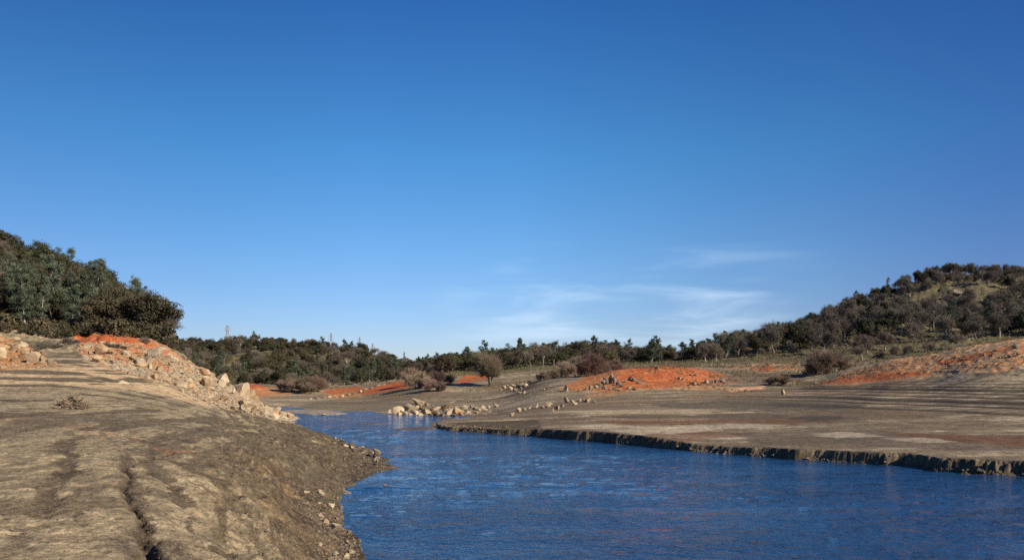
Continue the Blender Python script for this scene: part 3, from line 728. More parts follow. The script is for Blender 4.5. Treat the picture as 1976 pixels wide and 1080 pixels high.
# ------------------------------------------------------------------ river
def build_river():
    m = bpy.data.materials.new('river water'); nt, b = nodes_of(m)
    tc = N(nt, 'ShaderNodeTexCoord')
    b.inputs['Base Color'].default_value = (0.011, 0.046, 0.12, 1); b.inputs['Roughness'].default_value = 0.07; b.inputs['IOR'].default_value = 1.33
    def noise(sc, det, xs, rz):
        mp = N(nt, 'ShaderNodeMapping'); mp.inputs['Scale'].default_value = xs; mp.inputs['Rotation'].default_value = (0, 0, rz)
        nn = N(nt, 'ShaderNodeTexNoise'); nn.inputs['Scale'].default_value = sc; nn.inputs['Detail'].default_value = det; nn.inputs['Roughness'].default_value = 0.6
        nt.links.new(tc.outputs['Object'], mp.inputs[0]); nt.links.new(mp.outputs[0], nn.inputs[0]); return nn
    w1 = noise(1.15, 4, (0.75, 1.2, 1), 0.35); w2 = noise(4.6, 2, (0.8, 1.2, 1), -0.1); w3 = noise(0.16, 6, (0.5, 1.5, 1), 0.3)
    mr = N(nt, 'ShaderNodeMapRange'); mr.inputs[1].default_value = 0.35; mr.inputs[2].default_value = 0.65; mr.inputs[3].default_value = 0.4; mr.inputs[4].default_value = 1.3
    nt.links.new(w3.outputs[0], mr.inputs[0])
    s2 = N(nt, 'ShaderNodeMath', operation='MULTIPLY'); s2.inputs[1].default_value = 0.22; nt.links.new(w2.outputs[0], s2.inputs[0])
    ad = N(nt, 'ShaderNodeMath', operation='ADD'); nt.links.new(w1.outputs[0], ad.inputs[0]); nt.links.new(s2.outputs[0], ad.inputs[1])
    ml = N(nt, 'ShaderNodeMath', operation='MULTIPLY'); nt.links.new(ad.outputs[0], ml.inputs[0]); nt.links.new(mr.outputs[0], ml.inputs[1])
    bp = N(nt, 'ShaderNodeBump'); bp.inputs['Strength'].default_value = 1.0; bp.inputs['Distance'].default_value = 0.26
    nt.links.new(ml.outputs[0], bp.inputs['Height']); nt.links.new(bp.outputs[0], b.inputs['Normal'])
    P = [(-130, -10), (160, -60), (160, 100), (40, 175), (-130, 215)]
    P = [(14, -60), (90, -60), (80, 60), (10, 100), (5, 150), (-40, 175), (-75, 175), (-75, 120), (-20, 60), (-14, 20), (-8, 8), (0, -10)]
    # a fine sheet with low rolling wavelets near the eye
    ys = np.exp(np.linspace(math.log(10), math.log(185), 420)); us = np.linspace(-0.62, 0.9, 500)
    Yg, U = np.meshgrid(ys, us, indexing='ij'); X = (U * (Yg + 12)).ravel(); Y = (Yg - 22 * np.exp(-(Yg - 10) / 9)).ravel()
    amp = 0.5 + 0.9 * sstep(-0.2, 0.4, fbm(X * 0.06, Y * 0.1, 2, 204))
    Z = (fbm(X * 0.8 + Y * 0.3, Y * 1.1 - X * 0.25, 3, 201) * 0.045 + fbm(X * 0.2, Y * 0.3, 2, 202) * 0.03) * amp
    for cx, cy, a in [(*W(748, 941), 0.13), (*W(720, 880), 0.05), (*W(790, 884), 0.06), (*W(1830, 955), 0.05)]:
        d2 = ((X - cx) / 1.3) ** 2 + ((Y - cy) / 0.7) ** 2
        Z += a * np.exp(-d2) - a * 0.6 * np.exp(-(((X - cx + 1.5) / 2.2) ** 2 + ((Y - cy + 1.0) / 0.6) ** 2))
    idx = np.arange(len(ys) * len(us)).reshape(len(ys), len(us))
    Fs = np.stack([idx[:-1, :-1], idx[:-1, 1:], idx[1:, 1:], idx[1:, :-1]], -1).reshape(-1, 4)
    o = link('river_water', new_mesh('river_water', np.stack([X, Y, Z], 1), Fs, [m], True)); tag(o, kind='structure')
    return m
M_WATER = build_river()

# small pools left on the flat
def pool(px, D, wx, wy):
    cx, cy = (px - CX) / F * D, D
    r = np.random.default_rng(int(px)); n = 40; V = []
    for k in range(n):
        a = 2 * math.pi * k / n; q = 1 + 0.25 * math.sin(2 * a + px) + 0.15 * math.sin(5 * a)
        V.append((cx + math.cos(a) * wx * q, cy + math.sin(a) * wy * q))
    V = np.array(V); z = height(V[:, 0], V[:, 1]).mean() + 0.03
    m = bpy.data.materials.get('still pool water')
    if not m:
        m = bpy.data.materials.new('still pool water'); nt, b = nodes_of(m)
        b.inputs['Base Color'].default_value = (0.05, 0.03, 0.015, 1); b.inputs['Roughness'].default_value = 0.03
        t = N(nt, 'ShaderNodeTexNoise'); t.inputs['Scale'].default_value = 3
        bp = N(nt, 'ShaderNodeBump'); bp.inputs['Strength'].default_value = 0.05; nt.links.new(t.outputs[0], bp.inputs['Height']); nt.links.new(bp.outputs[0], b.inputs['Normal'])
    me = new_mesh('pool', np.concatenate([V, np.full((n, 1), z)], 1), [list(range(n))], [m])
    tag(link('pool_water', me), kind='structure')
pool(1178, 91.5, 1.9, 1.6)
pool(1305, 80, 2.4, 0.8)

# ------------------------------------------------------------------ rocks
def mat_rock(name, a, bcol, stain):
    m = bpy.data.materials.new(name); nt, b = nodes_of(m)
    tc = N(nt, 'ShaderNodeTexCoord'); oi = N(nt, 'ShaderNodeObjectInfo')
    vo = N(nt, 'ShaderNodeVectorMath', operation='ADD'); nt.links.new(tc.outputs['Object'], vo.inputs[0]); nt.links.new(oi.outputs['Location'], vo.inputs[1])
    n1 = N(nt, 'ShaderNodeTexNoise'); n1.inputs['Scale'].default_value = 1.6; n1.inputs['Detail'].default_value = 7; n1.inputs['Roughness'].default_value = 0.65
    n2 = N(nt, 'ShaderNodeTexNoise'); n2.inputs['Scale'].default_value = 0.9; n2.inputs['Detail'].default_value = 4
    n3 = N(nt, 'ShaderNodeTexNoise'); n3.inputs['Scale'].default_value = 9; n3.inputs['Detail'].default_value = 5
    for n in (n1, n2, n3): nt.links.new(vo.outputs[0], n.inputs[0])
    cr = N(nt, 'ShaderNodeValToRGB'); cr.color_ramp.elements[0].position = 0.35; cr.color_ramp.elements[1].position = 0.65
    cr.color_ramp.elements[0].color = (*a, 1); cr.color_ramp.elements[1].color = (*bcol, 1); nt.links.new(n1.outputs[0], cr.inputs[0])
    c2 = N(nt, 'ShaderNodeValToRGB'); c2.color_ramp.elements[0].position = 0.5; c2.color_ramp.elements[1].position = 0.66; nt.links.new(n2.outputs[0], c2.inputs[0])
    mx = N(nt, 'ShaderNodeMixRGB'); mx.inputs[2].default_value = (*stain, 1); nt.links.new(cr.outputs[0], mx.inputs[1])
    k = N(nt, 'ShaderNodeMath', operation='MULTIPLY'); k.inputs[1].default_value = 0.6; nt.links.new(c2.outputs[0], k.inputs[0]); nt.links.new(k.outputs[0], mx.inputs[0])
    hs = N(nt, 'ShaderNodeHueSaturation'); mr = N(nt, 'ShaderNodeMapRange'); mr.inputs[3].default_value = 0.75; mr.inputs[4].default_value = 1.15
    nt.links.new(oi.outputs['Random'], mr.inputs[0]); nt.links.new(mr.outputs[0], hs.inputs['Value']); nt.links.new(mx.outputs[0], hs.inputs['Color'])
    nt.links.new(hs.outputs[0], b.inputs['Base Color']); b.inputs['Roughness'].default_value = 0.9
    bp = N(nt, 'ShaderNodeBump'); bp.inputs['Strength'].default_value = 0.6; bp.inputs['Distance'].default_value = 0.06
    nt.links.new(n3.outputs[0], bp.inputs['Height']); nt.links.new(bp.outputs[0], b.inputs['Normal'])
    return m
M_ROCK = mat_rock('pale granite', (0.23, 0.175, 0.11), (0.43, 0.35, 0.235), (0.28, 0.175, 0.085))
M_ROCKD = mat_rock('grey brown rock', (0.13, 0.105, 0.075), (0.26, 0.21, 0.155), (0.08, 0.065, 0.05))
M_ROCKO = mat_rock('orange stained rock', (0.24, 0.155, 0.082), (0.38, 0.27, 0.15), (0.25, 0.11, 0.045))
M_SHORE = mat_rock('wet shore stone', (0.085, 0.062, 0.038), (0.21, 0.16, 0.10), (0.05, 0.036, 0.023))

import bmesh
def rock_geo(seed, cuts=9, sub=3, rough=0.10):
    r = np.random.default_rng(seed)
    bm = bmesh.new(); bmesh.ops.create_icosphere(bm, subdivisions=sub, radius=1)
    V = np.array([v.co[:] for v in bm.verts]); Fs = np.array([[v.index for v in f.verts] for f in bm.faces]); bm.free()
    V = V * (1.0, 0.85, 0.8)
    for _ in range(cuts):
        n = r.normal(size=3); n /= np.linalg.norm(n); d = r.uniform(0.2, 0.56)
        s = V @ n; V = V - np.where(s > d, (s - d) * 0.94, 0)[:, None] * n
    nn = fbm(V[:, 0] * 1.7 + V[:, 2] + seed, V[:, 1] * 1.7 - V[:, 2] * 0.7, 4, seed) * rough
    V = V * (1 + nn[:, None] * 1.6)
    V[:, 2] -= V[:, 2].min() * 0.6      # buried a little
    return V / max(np.ptp(V[:, 0]), 1e-6), Fs   # unit width
ROCKS = {}
GEO = [rock_geo(900 + i, 13 + i % 6) for i in range(9)]
for nm, m in (('p', M_ROCK), ('d', M_ROCKD), ('o', M_ROCKO), ('s', M_SHORE)):
    ROCKS[nm] = []
    for i, (V, Fs) in enumerate(GEO):
        me = new_mesh('rock', V, Fs, [m], False)
        ROCKS[nm].append(me)

def rock(x, y, w, hgt, kind, label, group=None, rz=None, i=None, tilt=0.0, name='boulder', z=None, lean=0.0):
    me = random.choice(ROCKS[kind]) if i is None else ROCKS[kind][i]
    hh = max(v.co[2] for v in me.vertices)
    z = hz(x, y) if z is None else z
    o = link(name, me, None, (x, y, z - 0.06 * hgt), (lean or random.uniform(-.25, .25), tilt or random.uniform(-.25, .25), random.uniform(0, 6.28) if rz is None else rz), (w, w * random.uniform(0.5, 1.1), hgt / hh))
    return tag(o, label, 'boulder' if name == 'boulder' else 'rock', group)

def prock(px, py, D, wpx, hpx, kind='p', label=None, group=None, **k):   # rock by column, row, distance, and its size in photo pixels
    x = (px - CX) / F * D
    return rock(x, D, wpx * D / F, hpx * D / F, kind, label, group, **k)

def find_d(px, py, d0, d1):                      # distance along column px where the land meets row py
    D = np.linspace(d0, d1, 400); Z = height((px - CX) / F * D, D)
    P = HY + (H - Z) * F / D
    k = np.argmin(np.abs(P - py)); return float(D[k])

# the big ones on the ridge
for px, py, w, h, kd, lab in [(297,693,30,25,'p','big pale boulder standing highest on the red rubble ridge'),
    (281,699,18,18,'p','rounded tan boulder leaning against the left of the big pale boulder'),
    (284,706,20,15,'o','low brown boulder in front of the big pale boulder'),
    (276,703,10,12,'p','small upright stone left of the big pale boulder'),
    (172,671,24,13,'p','cream boulder at the foot of the red bank beside dead grey shrubs'),
    (393,724,26,20,'o','brown blocky boulder on the skyline of the rubble ridge'),
    (411,721,12,15,'p','upright slab next to the brown blocky boulder on the ridge'),
    (425,738,30,22,'p','broad tan boulder halfway down the rubble ridge'),
    (452,748,26,20,'p','pale outcrop block on the lower ridge'),
    (464,764,34,30,'p','large pale smooth outcrop low on the ridge above the river'),
    (480,772,22,22,'p','pale rounded boulder below the large smooth outcrop'),
    (498,782,20,16,'p','pale boulder near the lower end of the ridge'),
    (516,792,18,13,'p','tan boulder just above the river point'),
    (561,803,22,11,'p','pale flat boulder at the tip of the rocky point in the river'),
    (549,809,14,8,'p','small white boulder at the water beside the rocky point')]:
    D = find_d(px, py + 1, 60, 112); prock(px, py, D, w, h, kd, lab)
for px, py, w, h, kd, lab in [(24,668,18,9,'p','white flat boulder on top of the orange pile at the far left'),
    (66,698,32,22,'p','large grey cream boulder leaning in the orange pile at the left'),
    (100,702,17,13,'p','square white block at the right end of the orange pile'),
    (84,697,14,14,'p','narrow slab between the large cream boulder and the white block'),
    (42,692,22,14,'o','orange brown boulder low in the pile at the left'),
    (8,672,24,14,'o','orange rounded boulder at the left edge of the photo'),
    (240,740,24,6,'p','flat cream rock lying alone on the orange sand')]:
    D = find_d(px, py + 1, 52, 90); prock(px, py, D, w, h, kd, lab)

def scatter_px(poly, n, d0, d1, wr, kinds, label, group, hr=(0.5, 0.9), name='boulder', minsep=0.6):
    P = np.array(poly, float); lo, hi = P.min(0), P.max(0)
    Dg = np.exp(rng.uniform(math.log(d0), math.log(d1), 30000)); pxs = rng.uniform(lo[0], hi[0], 30000)
    Xs = (pxs - CX) / F * Dg; Z = height(Xs, Dg); pys = HY + (H - Z) * F / Dg
    ok = inside(pxs, pys, P) & (Z > 0.02)
    out = []
    for k in np.nonzero(ok)[0]:
        x, y = Xs[k], Dg[k]
        w = random.uniform(*wr) * (0.6 + 0.8 * random.random() ** 2)
        if all((x - a) ** 2 + (y - b) ** 2 > (minsep * (w + c) / 2) ** 2 for a, b, c in out):
            out.append((x, y, w))
            rock(x, y, w, w * random.uniform(*hr), random.choice(kinds), label, group, name=name, z=Z[k])
            if len(out) >= n: break
    return len(out)
R_TOP = [(150,668),(250,664),(300,680),(345,696),(400,720),(440,746),(500,778),(575,804),(555,813),(470,796),(400,776),(330,748),(250,722),(170,694)]
scatter_px(R_TOP, 165, 60, 115, (0.45, 1.25), 'pppoo', 'pale angular rock in the tumbled rubble of the ridge above the left bank', 'rocks tumbled down the ridge on the left', (0.45, 0.85))
scatter_px([(-10,656),(30,668),(110,700),(60,708),(-10,706)], 22, 52, 85, (0.5, 1.2), 'ooop', 'orange brown rock in the heap at the far left edge', 'rocks in the orange heap at the left')

# rocks beside the water in the middle
for px, py, w, h, kd, lab in [(768,797,24,17,'p','rounded cream boulder at the left end of the waterside rock row'),
    (786,790,26,14,'p','long low pale boulder behind the waterside row'),
    (806,780,18,12,'p','pale boulder perched on top of the waterside rocks'),
    (805,786,14,6,'o','brown stone under the perched boulder'),
    (782,798,18,8,'p','pale stone between boulders at the waterline of the row'),
    (801,798,20,10,'p','white half dome boulder at the water edge'),
    (822,797,28,11,'p','tan boulder buried in mud at the water edge'),
    (843,800,20,10,'o','square orange boulder at the water edge'),
    (864,799,20,14,'p','pale block right of the square orange boulder'),
    (752,796,9,8,'p','small stone at the left tip of the waterside rocks'),
    (822,782,13,7,'p','small pale stone behind the perched boulder'),
    (846,789,14,7,'p','pale rock below the tilted slab'),
    (895,788,16,9,'p','pale stone right of the tilted slab'),
    (917,790,12,6,'p','low pale stone in the middle of the row'),
    (931,788,16,8,'p','cream stone with pointed top in the row'),
    (944,786,10,5,'p','small low stone toward the right of the row'),
    (957,784,11,8,'p','leaning pale stone alone at the right end of the row'),
    (921,797,10,6,'o','small orange stone on the mud shelf'),
    (880,796,24,9,'o','low brown boulder on the mud shelf'),
    (905,796,16,6,'p','flat pale stone on the mud shelf')]:
    D = find_d(px, py + 1, 118, 175); prock(px, py, D, w, h, kd, lab)
row0 = [(772,801,14,6),(792,802,12,5),(812,802,14,6),(832,802,12,6),(852,803,14,6),(874,803,14,5),(888,801,12,6),(835,793,14,7),(856,794,12,6),(878,789,12,6),(908,786,9,5),(924,792,10,5),(938,792,9,4),(868,786,9,5),(796,791,12,6),(776,790,12,7),(815,790,14,6),(886,794,12,6),(900,792,10,5),(764,792,10,6)]
for px, py, w, h in row0:
    D = find_d(px, py, 118, 175); prock(px, py, D, w, h, random.choice('ppos'), 'half buried tan rock packed between the boulders of the waterside row', 'half buried rocks of the waterside row')
D = find_d(866, 790, 118, 175)
o = prock(866, 786, D, 37, 12, 'p', 'long flat slab tilted up to the right over the waterside rocks', rz=0.0, i=2); o.rotation_euler = (0, -0.42, 0.0); o.location.z += 0.7; o.scale = (o.scale[0], o.scale[0] * 0.4, o.scale[2] * 0.62)
# small clusters on the flat
for px, py, w, h, kd, lab in [(990,801,13,9,'o','lowest stone of the small rock trail on the mud'),
    (1000,794,9,9,'p','upright stone near the bottom of the small rock trail'),(1011,791,9,6,'p','small stone in the middle of the rock trail'),
    (1022,787,8,5,'p','top stone of the small rock trail'),
    (1037,785,11,9,'p','left stone of the loose cluster on the mud'),(1047,787,10,6,'p','low stone in the middle of the loose cluster'),
    (1061,779,10,5,'p','pale stone at the top of the loose cluster'),(1056,784,10,9,'p','leaning stone right in the loose cluster'),
    (1075,788,13,8,'p','largest pale stone above the dark trail at right'),(1068,794,10,8,'o','brown stone below the largest pale stone'),
    (1085,783,8,5,'p','small stone at the upper end of the right trail'),
    (1096,776,10,14,'p','tall pointed triangular rock standing on the flat mud'),
    (1104,776,9,6,'p','small stone at the foot of the pointed rock'),(1117,774,9,7,'p','square pale stone right of the pointed rock'),
    (1127,774,8,6,'p','small domed stone in the line right of the pointed rock'),(1137,774,14,9,'p','peaked pale stone in the line on the mud'),
    (1147,775,9,4,'p','low last stone of the line on the mud'),(1110,779,12,4,'p','flat stone in front of the square pale stone'),
    
    (1092,753,14,12,'p','peaked pale rock at the left foot of the red mound'),(1266,711,8,8,'d','grey knob standing on the crest of the red mound'),
    (1308,738,0,0,'','')]:
    if w == 0: continue
    D = find_d(px, py + 1, 90, 178); prock(px, py, D, w, h, kd, lab)
for px, py, w, h in [(441,757,24,16),(470,752,20,14),(474,785,26,16),(490,768,18,16),(506,788,22,12),(458,778,20,12),(528,798,18,9),(536,793,20,11),(546,800,16,9),(420,752,18,13),(404,738,20,14),(372,716,18,14),(355,704,20,12),(385,742,16,10),(486,792,16,9)]:
    D = find_d(px, py + 1, 60, 112); prock(px, py, D, w, h, random.choice('ppo'), 'pale tan bedrock block in the dense outcrop low on the ridge by the river', 'bedrock blocks low on the ridge')
prock(1512, 760, find_d(1512, 761, 90, 178), 12, 11, 'p', 'lone pale pointed rock on the banded mud flat', i=6, rz=1.0, lean=0.01, tilt=0.01)
def row(lst, d0, d1, label, group, kd='d', name='boulder'):
    for px, py, w, h in lst:
        D = find_d(px, py, d0, d1); prock(px, py, D, w, h, random.choice(kd), label, group, name=name)
row([(1170,741,9,16),(1178,739,10,20),(1185,740,8,15),(1163,743,9,12),(1192,742,9,9),(1158,747,10,9),(1150,749,9,7),(1142,750,12,7),(1130,752,10,5),(1120,754,8,4),(1168,750,10,8),
     (1200,746,9,7),(1216,733,9,8),(1224,735,10,7),(1232,739,10,6),(1208,737,7,5),(1240,741,9,4),(1215,750,12,5),(1225,752,10,4),(1186,751,8,6),(1195,753,8,4),(1178,753,7,4)],
    136, 170, 'jagged grey rock standing in the outcrop on the left of the red mound', 'jagged grey rocks on the red mound', 'dddp')
row([(1338,742,12,5),(1350,742,9,4),(1362,740,12,8),(1372,739,10,7),(1382,738,14,8),(1392,737,13,10),(1398,740,9,5),(1330,744,9,3),(1340,744,7,3)],
    138, 172, 'low grey brown rock in the row at the right foot of the red mound', 'low rocks right of the red mound', 'ddp')
row([(1334,724,8,4),(1342,724,8,5),(1311,731,9,5),(1318,732,6,4)], 150, 180, 'small grey rock on the right flank of the red mound', 'small rocks on the mound flank', 'ddp')
row([(972,750,9,8),(980,745,9,6),(985,752,10,8),(992,748,11,9),(1000,747,10,9),(1008,745,10,7),(1016,744,10,5),(996,754,10,6),(966,753,6,5),(1004,752,8,5),(988,743,8,5)],
    150, 185, 'pale rock in the tight heap on the brown mud below the willows', 'heap of pale rocks below the willows', 'ppo')
row([(1002,760,9,5),(1009,760,10,6),(1016,757,8,3),(1031,756,6,2),(1050,752,7,3),(1058,751,6,3)], 130, 180, 'small pale stone lying loose in front of the pale rock heap', 'loose stones before the pale heap', 'p')
row([(600,770,7,3),(612,769,8,3),(624,768,8,3),(636,767,8,4),(648,766,8,4),(660,765,8,5),(672,763,9,5),(684,760,9,5),(694,757,9,5),(704,753,9,5),(716,750,9,4),(728,746,9,4),(740,743,8,4)],
    185, 270, 'pale stone in the long line climbing the far red bank', 'line of pale stones on the far red bank', 'p')
row([(624,800,10,3)], 110, 150, 'single flat stone on the sand bar in the river', None, 'p')
# right slope stones
row([(1948,689,9,7),(1961,672,14,8),(1898,686,9,4),(1912,688,9,4),(1930,691,7,3),(1866,694,6,3),(1574,740,9,4),(1965,684,8,4)],
    108, 150, 'grey tan rock lying on the bare slope at the far right', 'rocks on the bare right slope', 'dp')
# boulder on the right wooded hill
tag(rock((1850 - CX) / F * 362, 362, 8, 3.6, 'd', None, None, i=4), 'big dark outcrop boulder high on the right wooded hill', 'boulder')
# stones along the near shore
def shore_stones(n, poly, wr, label, group, d0, d1, kinds='ssp'):
    scatter_px(poly, n, d0, d1, wr, kinds, label, group, (0.35, 0.6), 'shore_stone', 1.2)
tag(rock(*[(728 - CX) / F * 52.5, 52.5][:2], 0.85, 0.5, 'p', None, None, name='shore_stone', z=0.15), 'largest cream stone on the shore point of the left bank', 'rock')
shore_stones(42, [(735,900),(766,902),(748,886),(735,872),(690,858),(640,842),(650,852),(700,885)], (0.25, 0.55), 'tan stone strewn on the shore point of the left bank', 'stones on the shore point', 40, 80)
shore_stones(34, [(560,950),(620,920),(660,945),(640,990),(690,1040),(700,1080),(620,1080),(600,1000)], (0.12, 0.34), 'small stone on the wet slope above the near shoreline', 'stones on the wet slope', 15, 45)
for px, D, w, h, lab in [(627, 26.5, 0.24, 0.16, 'white round stone alone on the wet slope near the bottom'), (668, 21.5, 0.25, 0.15, 'white stone at the water edge at the bottom of the photo'), (622, 32.5, .4, .2, 'orange tan stone on the wet slope above the little bay')]:
    tag(rock((px - CX) / F * D, D, w, h, 'p', None, None, name='shore_stone'), lab, 'rock')
tag(rock(*W(748, 940), 0.45, 0.22, 'd', None, None, name='river_rock', z=-0.02), 'dark rock just breaking the river surface off the left bank', 'rock')

def gravel(name, poly, n, d0, d1, sr, mat, seed, label):
    r = np.random.default_rng(seed); P = np.array(poly, float); lo, hi = P.min(0), P.max(0)
    D = np.exp(r.uniform(math.log(d0), math.log(d1), n * 12)); px = r.uniform(lo[0], hi[0], n * 12)
    X = (px - CX) / F * D; Z = height(X, D); py = HY + (H - Z) * F / D
    k = np.nonzero(inside(px, py, P) & (Z > 0.01))[0][:n]
    n = len(k)
    base = np.array([(1, 0, 0), (0.3, 0.9, 0), (-0.8, 0.5, 0), (-0.7, -0.6, 0), (0.4, -0.9, 0), (0.2, 0.2, 0.9), (0, 0, -0.5)])
    tri = np.array([(0, 1, 5), (1, 2, 5), (2, 3, 5), (3, 4, 5), (4, 0, 5), (1, 0, 6), (2, 1, 6), (3, 2, 6), (4, 3, 6), (0, 4, 6)])
    B = base[None] * (0.7 + 0.6 * r.random((n, 7, 3)))
    a = r.uniform(0, 6.28, n); s = r.uniform(*sr, n) * (0.5 + r.random(n) ** 2)
    c, q = np.cos(a), np.sin(a)
    x = (B[..., 0] * c[:, None] - B[..., 1] * q[:, None]) * s[:, None] + X[k][:, None]
    y = (B[..., 0] * q[:, None] + B[..., 1] * c[:, None]) * s[:, None] + D[k][:, None]
    z = B[..., 2] * s[:, None] * r.uniform(0.5, 1, n)[:, None] + Z[k][:, None]
    V = np.stack([x, y, z], -1).reshape(-1, 3)
    Fs = (np.arange(n)[:, None, None] * 7 + tri[None]).reshape(-1, 3)
    tag(link(name, new_mesh(name, V, Fs, [mat])), label, None, None, 'stuff')
gravel('rubble', [(290,672),(345,696),(400,720),(440,746),(500,778),(575,804),(555,813),(470,796),(400,776),(330,748),(250,722),(170,694),(230,700),(320,722),(330,700)], 6000, 60, 115, (0.08, 0.34), M_ROCK, 31, 'small broken stones between the boulders of the left ridge')
gravel('rubble', [(150,664),(250,660),(300,676),(360,704),(340,735),(250,712),(170,690)], 2600, 60, 115, (0.06, 0.24), M_ROCKO, 40, 'orange stained broken stones on the upper part of the left ridge')
gravel('gravel', [(766,902),(746,887),(735,872),(690,860),(600,830),(560,812),(540,822),(600,850),(640,880),(600,920),(560,950),(600,1000),(600,1080),(712,1080),(690,1035),(650,975),(672,945)], 3500, 15, 110, (0.02, 0.09), M_SHORE, 32, 'gravel along the left shore')
gravel('rubble', [(-20,650),(40,665),(120,705),(60,712),(-20,712)], 700, 50, 90, (0.08, 0.2), M_ROCKO, 33, 'small orange stones in the heap at the far left')
gravel('rubble', [(1080,756),(1150,735),(1260,712),(1400,728),(1410,745),(1240,755)], 1300, 130, 180, (0.08, 0.2), M_ROCKO, 34, 'broken stones strewn over the red mound')
gravel('rubble', [(1560,742),(1640,715),(1720,694),(1850,672),(2000,656),(2000,700),(1850,716),(1700,733)], 2200, 100, 150, (0.05, 0.17), M_ROCKO, 35, 'broken stones strewn over the bare right slope')
gravel('rubble', [(740,800),(760,785),(820,778),(960,782),(960,798),(860,803)], 500, 110, 170, (0.08, 0.25), M_ROCK, 36, 'small stones between the waterside boulders')
gravel('gravel', [(0,760),(400,790),(560,812),(600,850),(560,1000),(450,1080),(0,1080)], 900, 9, 80, (0.004, 0.014), M_SHORE, 37, 'grit scattered on the near mud bank')

# ------------------------------------------------------------------ woods
def spots(d0, d1, p0, p1, sep, n, cond=None, seed=0):
    r = np.random.default_rng(seed)
    D = np.sqrt(r.uniform(d0 * d0, d1 * d1, 6000)); px = r.uniform(p0, p1, 6000)
    X = (px - CX) / F * D; Z = height(X, D); py = HY + (H - Z) * F / D
    ok = np.ones(len(D), bool) if cond is None else cond(px, py, D, Z, X)
    out = []
    for k in np.nonzero(ok)[0]:
        if all((X[k] - a[0]) ** 2 + (D[k] - a[1]) ** 2 > sep * sep for a in out):
            out.append((X[k], D[k], Z[k], px[k], py[k]))
            if len(out) >= n: break
    return out
def pick(w): 
    ks = list(w); return random.choices(ks, [w[k] for k in ks])[0]
PR = {'pine': PINE, 'oak': OAKE, 'olive': OLIVE, 'bare': OAKB, 'fir': FIR, 'shrub': SHR, 'grey': SHG}
KN = {'pine': 'pine', 'oak': 'oak', 'olive': 'oak', 'bare': 'oak', 'fir': 'conifer', 'shrub': 'shrub', 'grey': 'shrub'}
HT = {'pine': (8.5, 12), 'oak': (6.5, 9.5), 'olive': (6, 9), 'bare': (7, 10), 'fir': (8, 11), 'shrub': (1.6, 2.8), 'grey': (1.6, 2.6)}
def wood(sp, weights, where, sizes=1.0, parted=True, slim=1.0):
    words = {'pine': 'grey green pine', 'oak': 'dark green evergreen oak', 'olive': 'olive brown leafy oak', 'bare': 'leafless brown oak',
             'fir': 'small dark conical conifer', 'shrub': 'low leafy shrub', 'grey': 'dead grey shrub'}
    for x, y, z, px, py in sp:
        k = pick(weights); p = random.choice(PR[k]); s = random.uniform(*HT[k]) * sizes
        p.place(x, y, s, parted, f'{words[k]} {where}', KN[k], f'{words[k]}s {where}', z=z, sx=random.uniform(0.85, 1.2) * slim)
def at(k, px, D, topy, where=None, label=None, i=None, sx=1.0, parted=True, name=None):
    """one tree whose top reaches photo row topy"""
    x = (px - CX) / F * D; z = hz(x, D); s = (HY - topy) / F * D + H - z
    p = (PR[k] if isinstance(k, str) else k)[i or 0]
    return p.place(x, D, max(s, 1.0), parted, label, KN.get(k, 'tree') if isinstance(k, str) else (name or 'tree'), None, z=z, sx=sx)

WL = 'on the wooded hill at the left'
wood(spots(97, 118, -160, 290, 4.4, 78, None, 1), {'pine': 3, 'oak': 2.5, 'olive': 4, 'bare': 1.2}, WL, 0.70)
wood(spots(118, 165, -200, 330, 4.6, 165, lambda px, py, D, Z, X: (px < 285 - (D - 118) * 1.2), 2), {'pine': 1, 'oak': 2.5, 'olive': 6, 'bare': 1.5}, WL, 0.68)
for px, D, ty, k, i, lab in [(204, 128, 491, 'pine', 1, 'tallest grey green pine with a rounded top breaking the left hill skyline'),
    (133, 150, 472, 'pine', 2, 'small spiky dark pine poking above the left hill skyline'),
    (112, 106, 490, 'pine', 0, 'tall pale grey green pine in the middle of the left hill face'),
    (40, 104, 500, 'pine', 3, 'grey green pine near the left edge of the photo'),
    (186, 103, 545, 'pine', 0, 'grey pine standing over the red bank on the left'),
    (150, 112, 505, 'pine', 1, 'grey green pine left of the pine over the red bank'), (78, 100, 548, 'pine', 2, 'lower grey pine near the foot of the left hill'),
    (230, 108, 548, 'pine', 3, 'broad grey pine at the right part of the left hill'), (120, 130, 500, 'pine', 3, 'pine crown behind the tall pale pine on the left hill'),
    (15, 125, 478, 'pine', 2, 'upper grey pine at the left edge of the hill'), (215, 101, 570, 'pine', 2, 'small grey pine right of the pine over the red bank'),
    (58, 115, 520, 'pine', 1, 'grey pine between the left edge pine and the tall pale pine'), (165, 135, 500, 'pine', 0, 'pine high on the left hill beside the tallest one'),
    (6, 158, 440, 'oak', 1, 'oak crown highest at the left edge of the photo'),
    (72, 157, 462, 'oak', 2, 'dark rounded oak on the left hill skyline'),
    (98, 156, 474, 'oak', 0, 'brown green oak beside the small spiky pine'),
    (270, 118, 545, 'oak', 3, 'dark leafy oak on the lower left hill skyline'),
    (240, 122, 540, 'olive', 1, 'olive oak behind the lower skyline of the left hill')]:
    at(k, px, D, ty, label=lab, i=i)
at('bare', 290, 100, 580, label='dark bare spreading oak at the right end of the left hill', i=2, sx=1.05)
at('bare', 308, 96, 622, label='small leaning bare oak over the orange bank end', i=1, sx=1.1)
wood(spots(90, 99, -100, 330, 2.3, 45, lambda px, py, D, Z, X: (Z > 7.2), 3), {'shrub': 4, 'grey': 0.3}, 'under the trees along the red bank', 0.85)
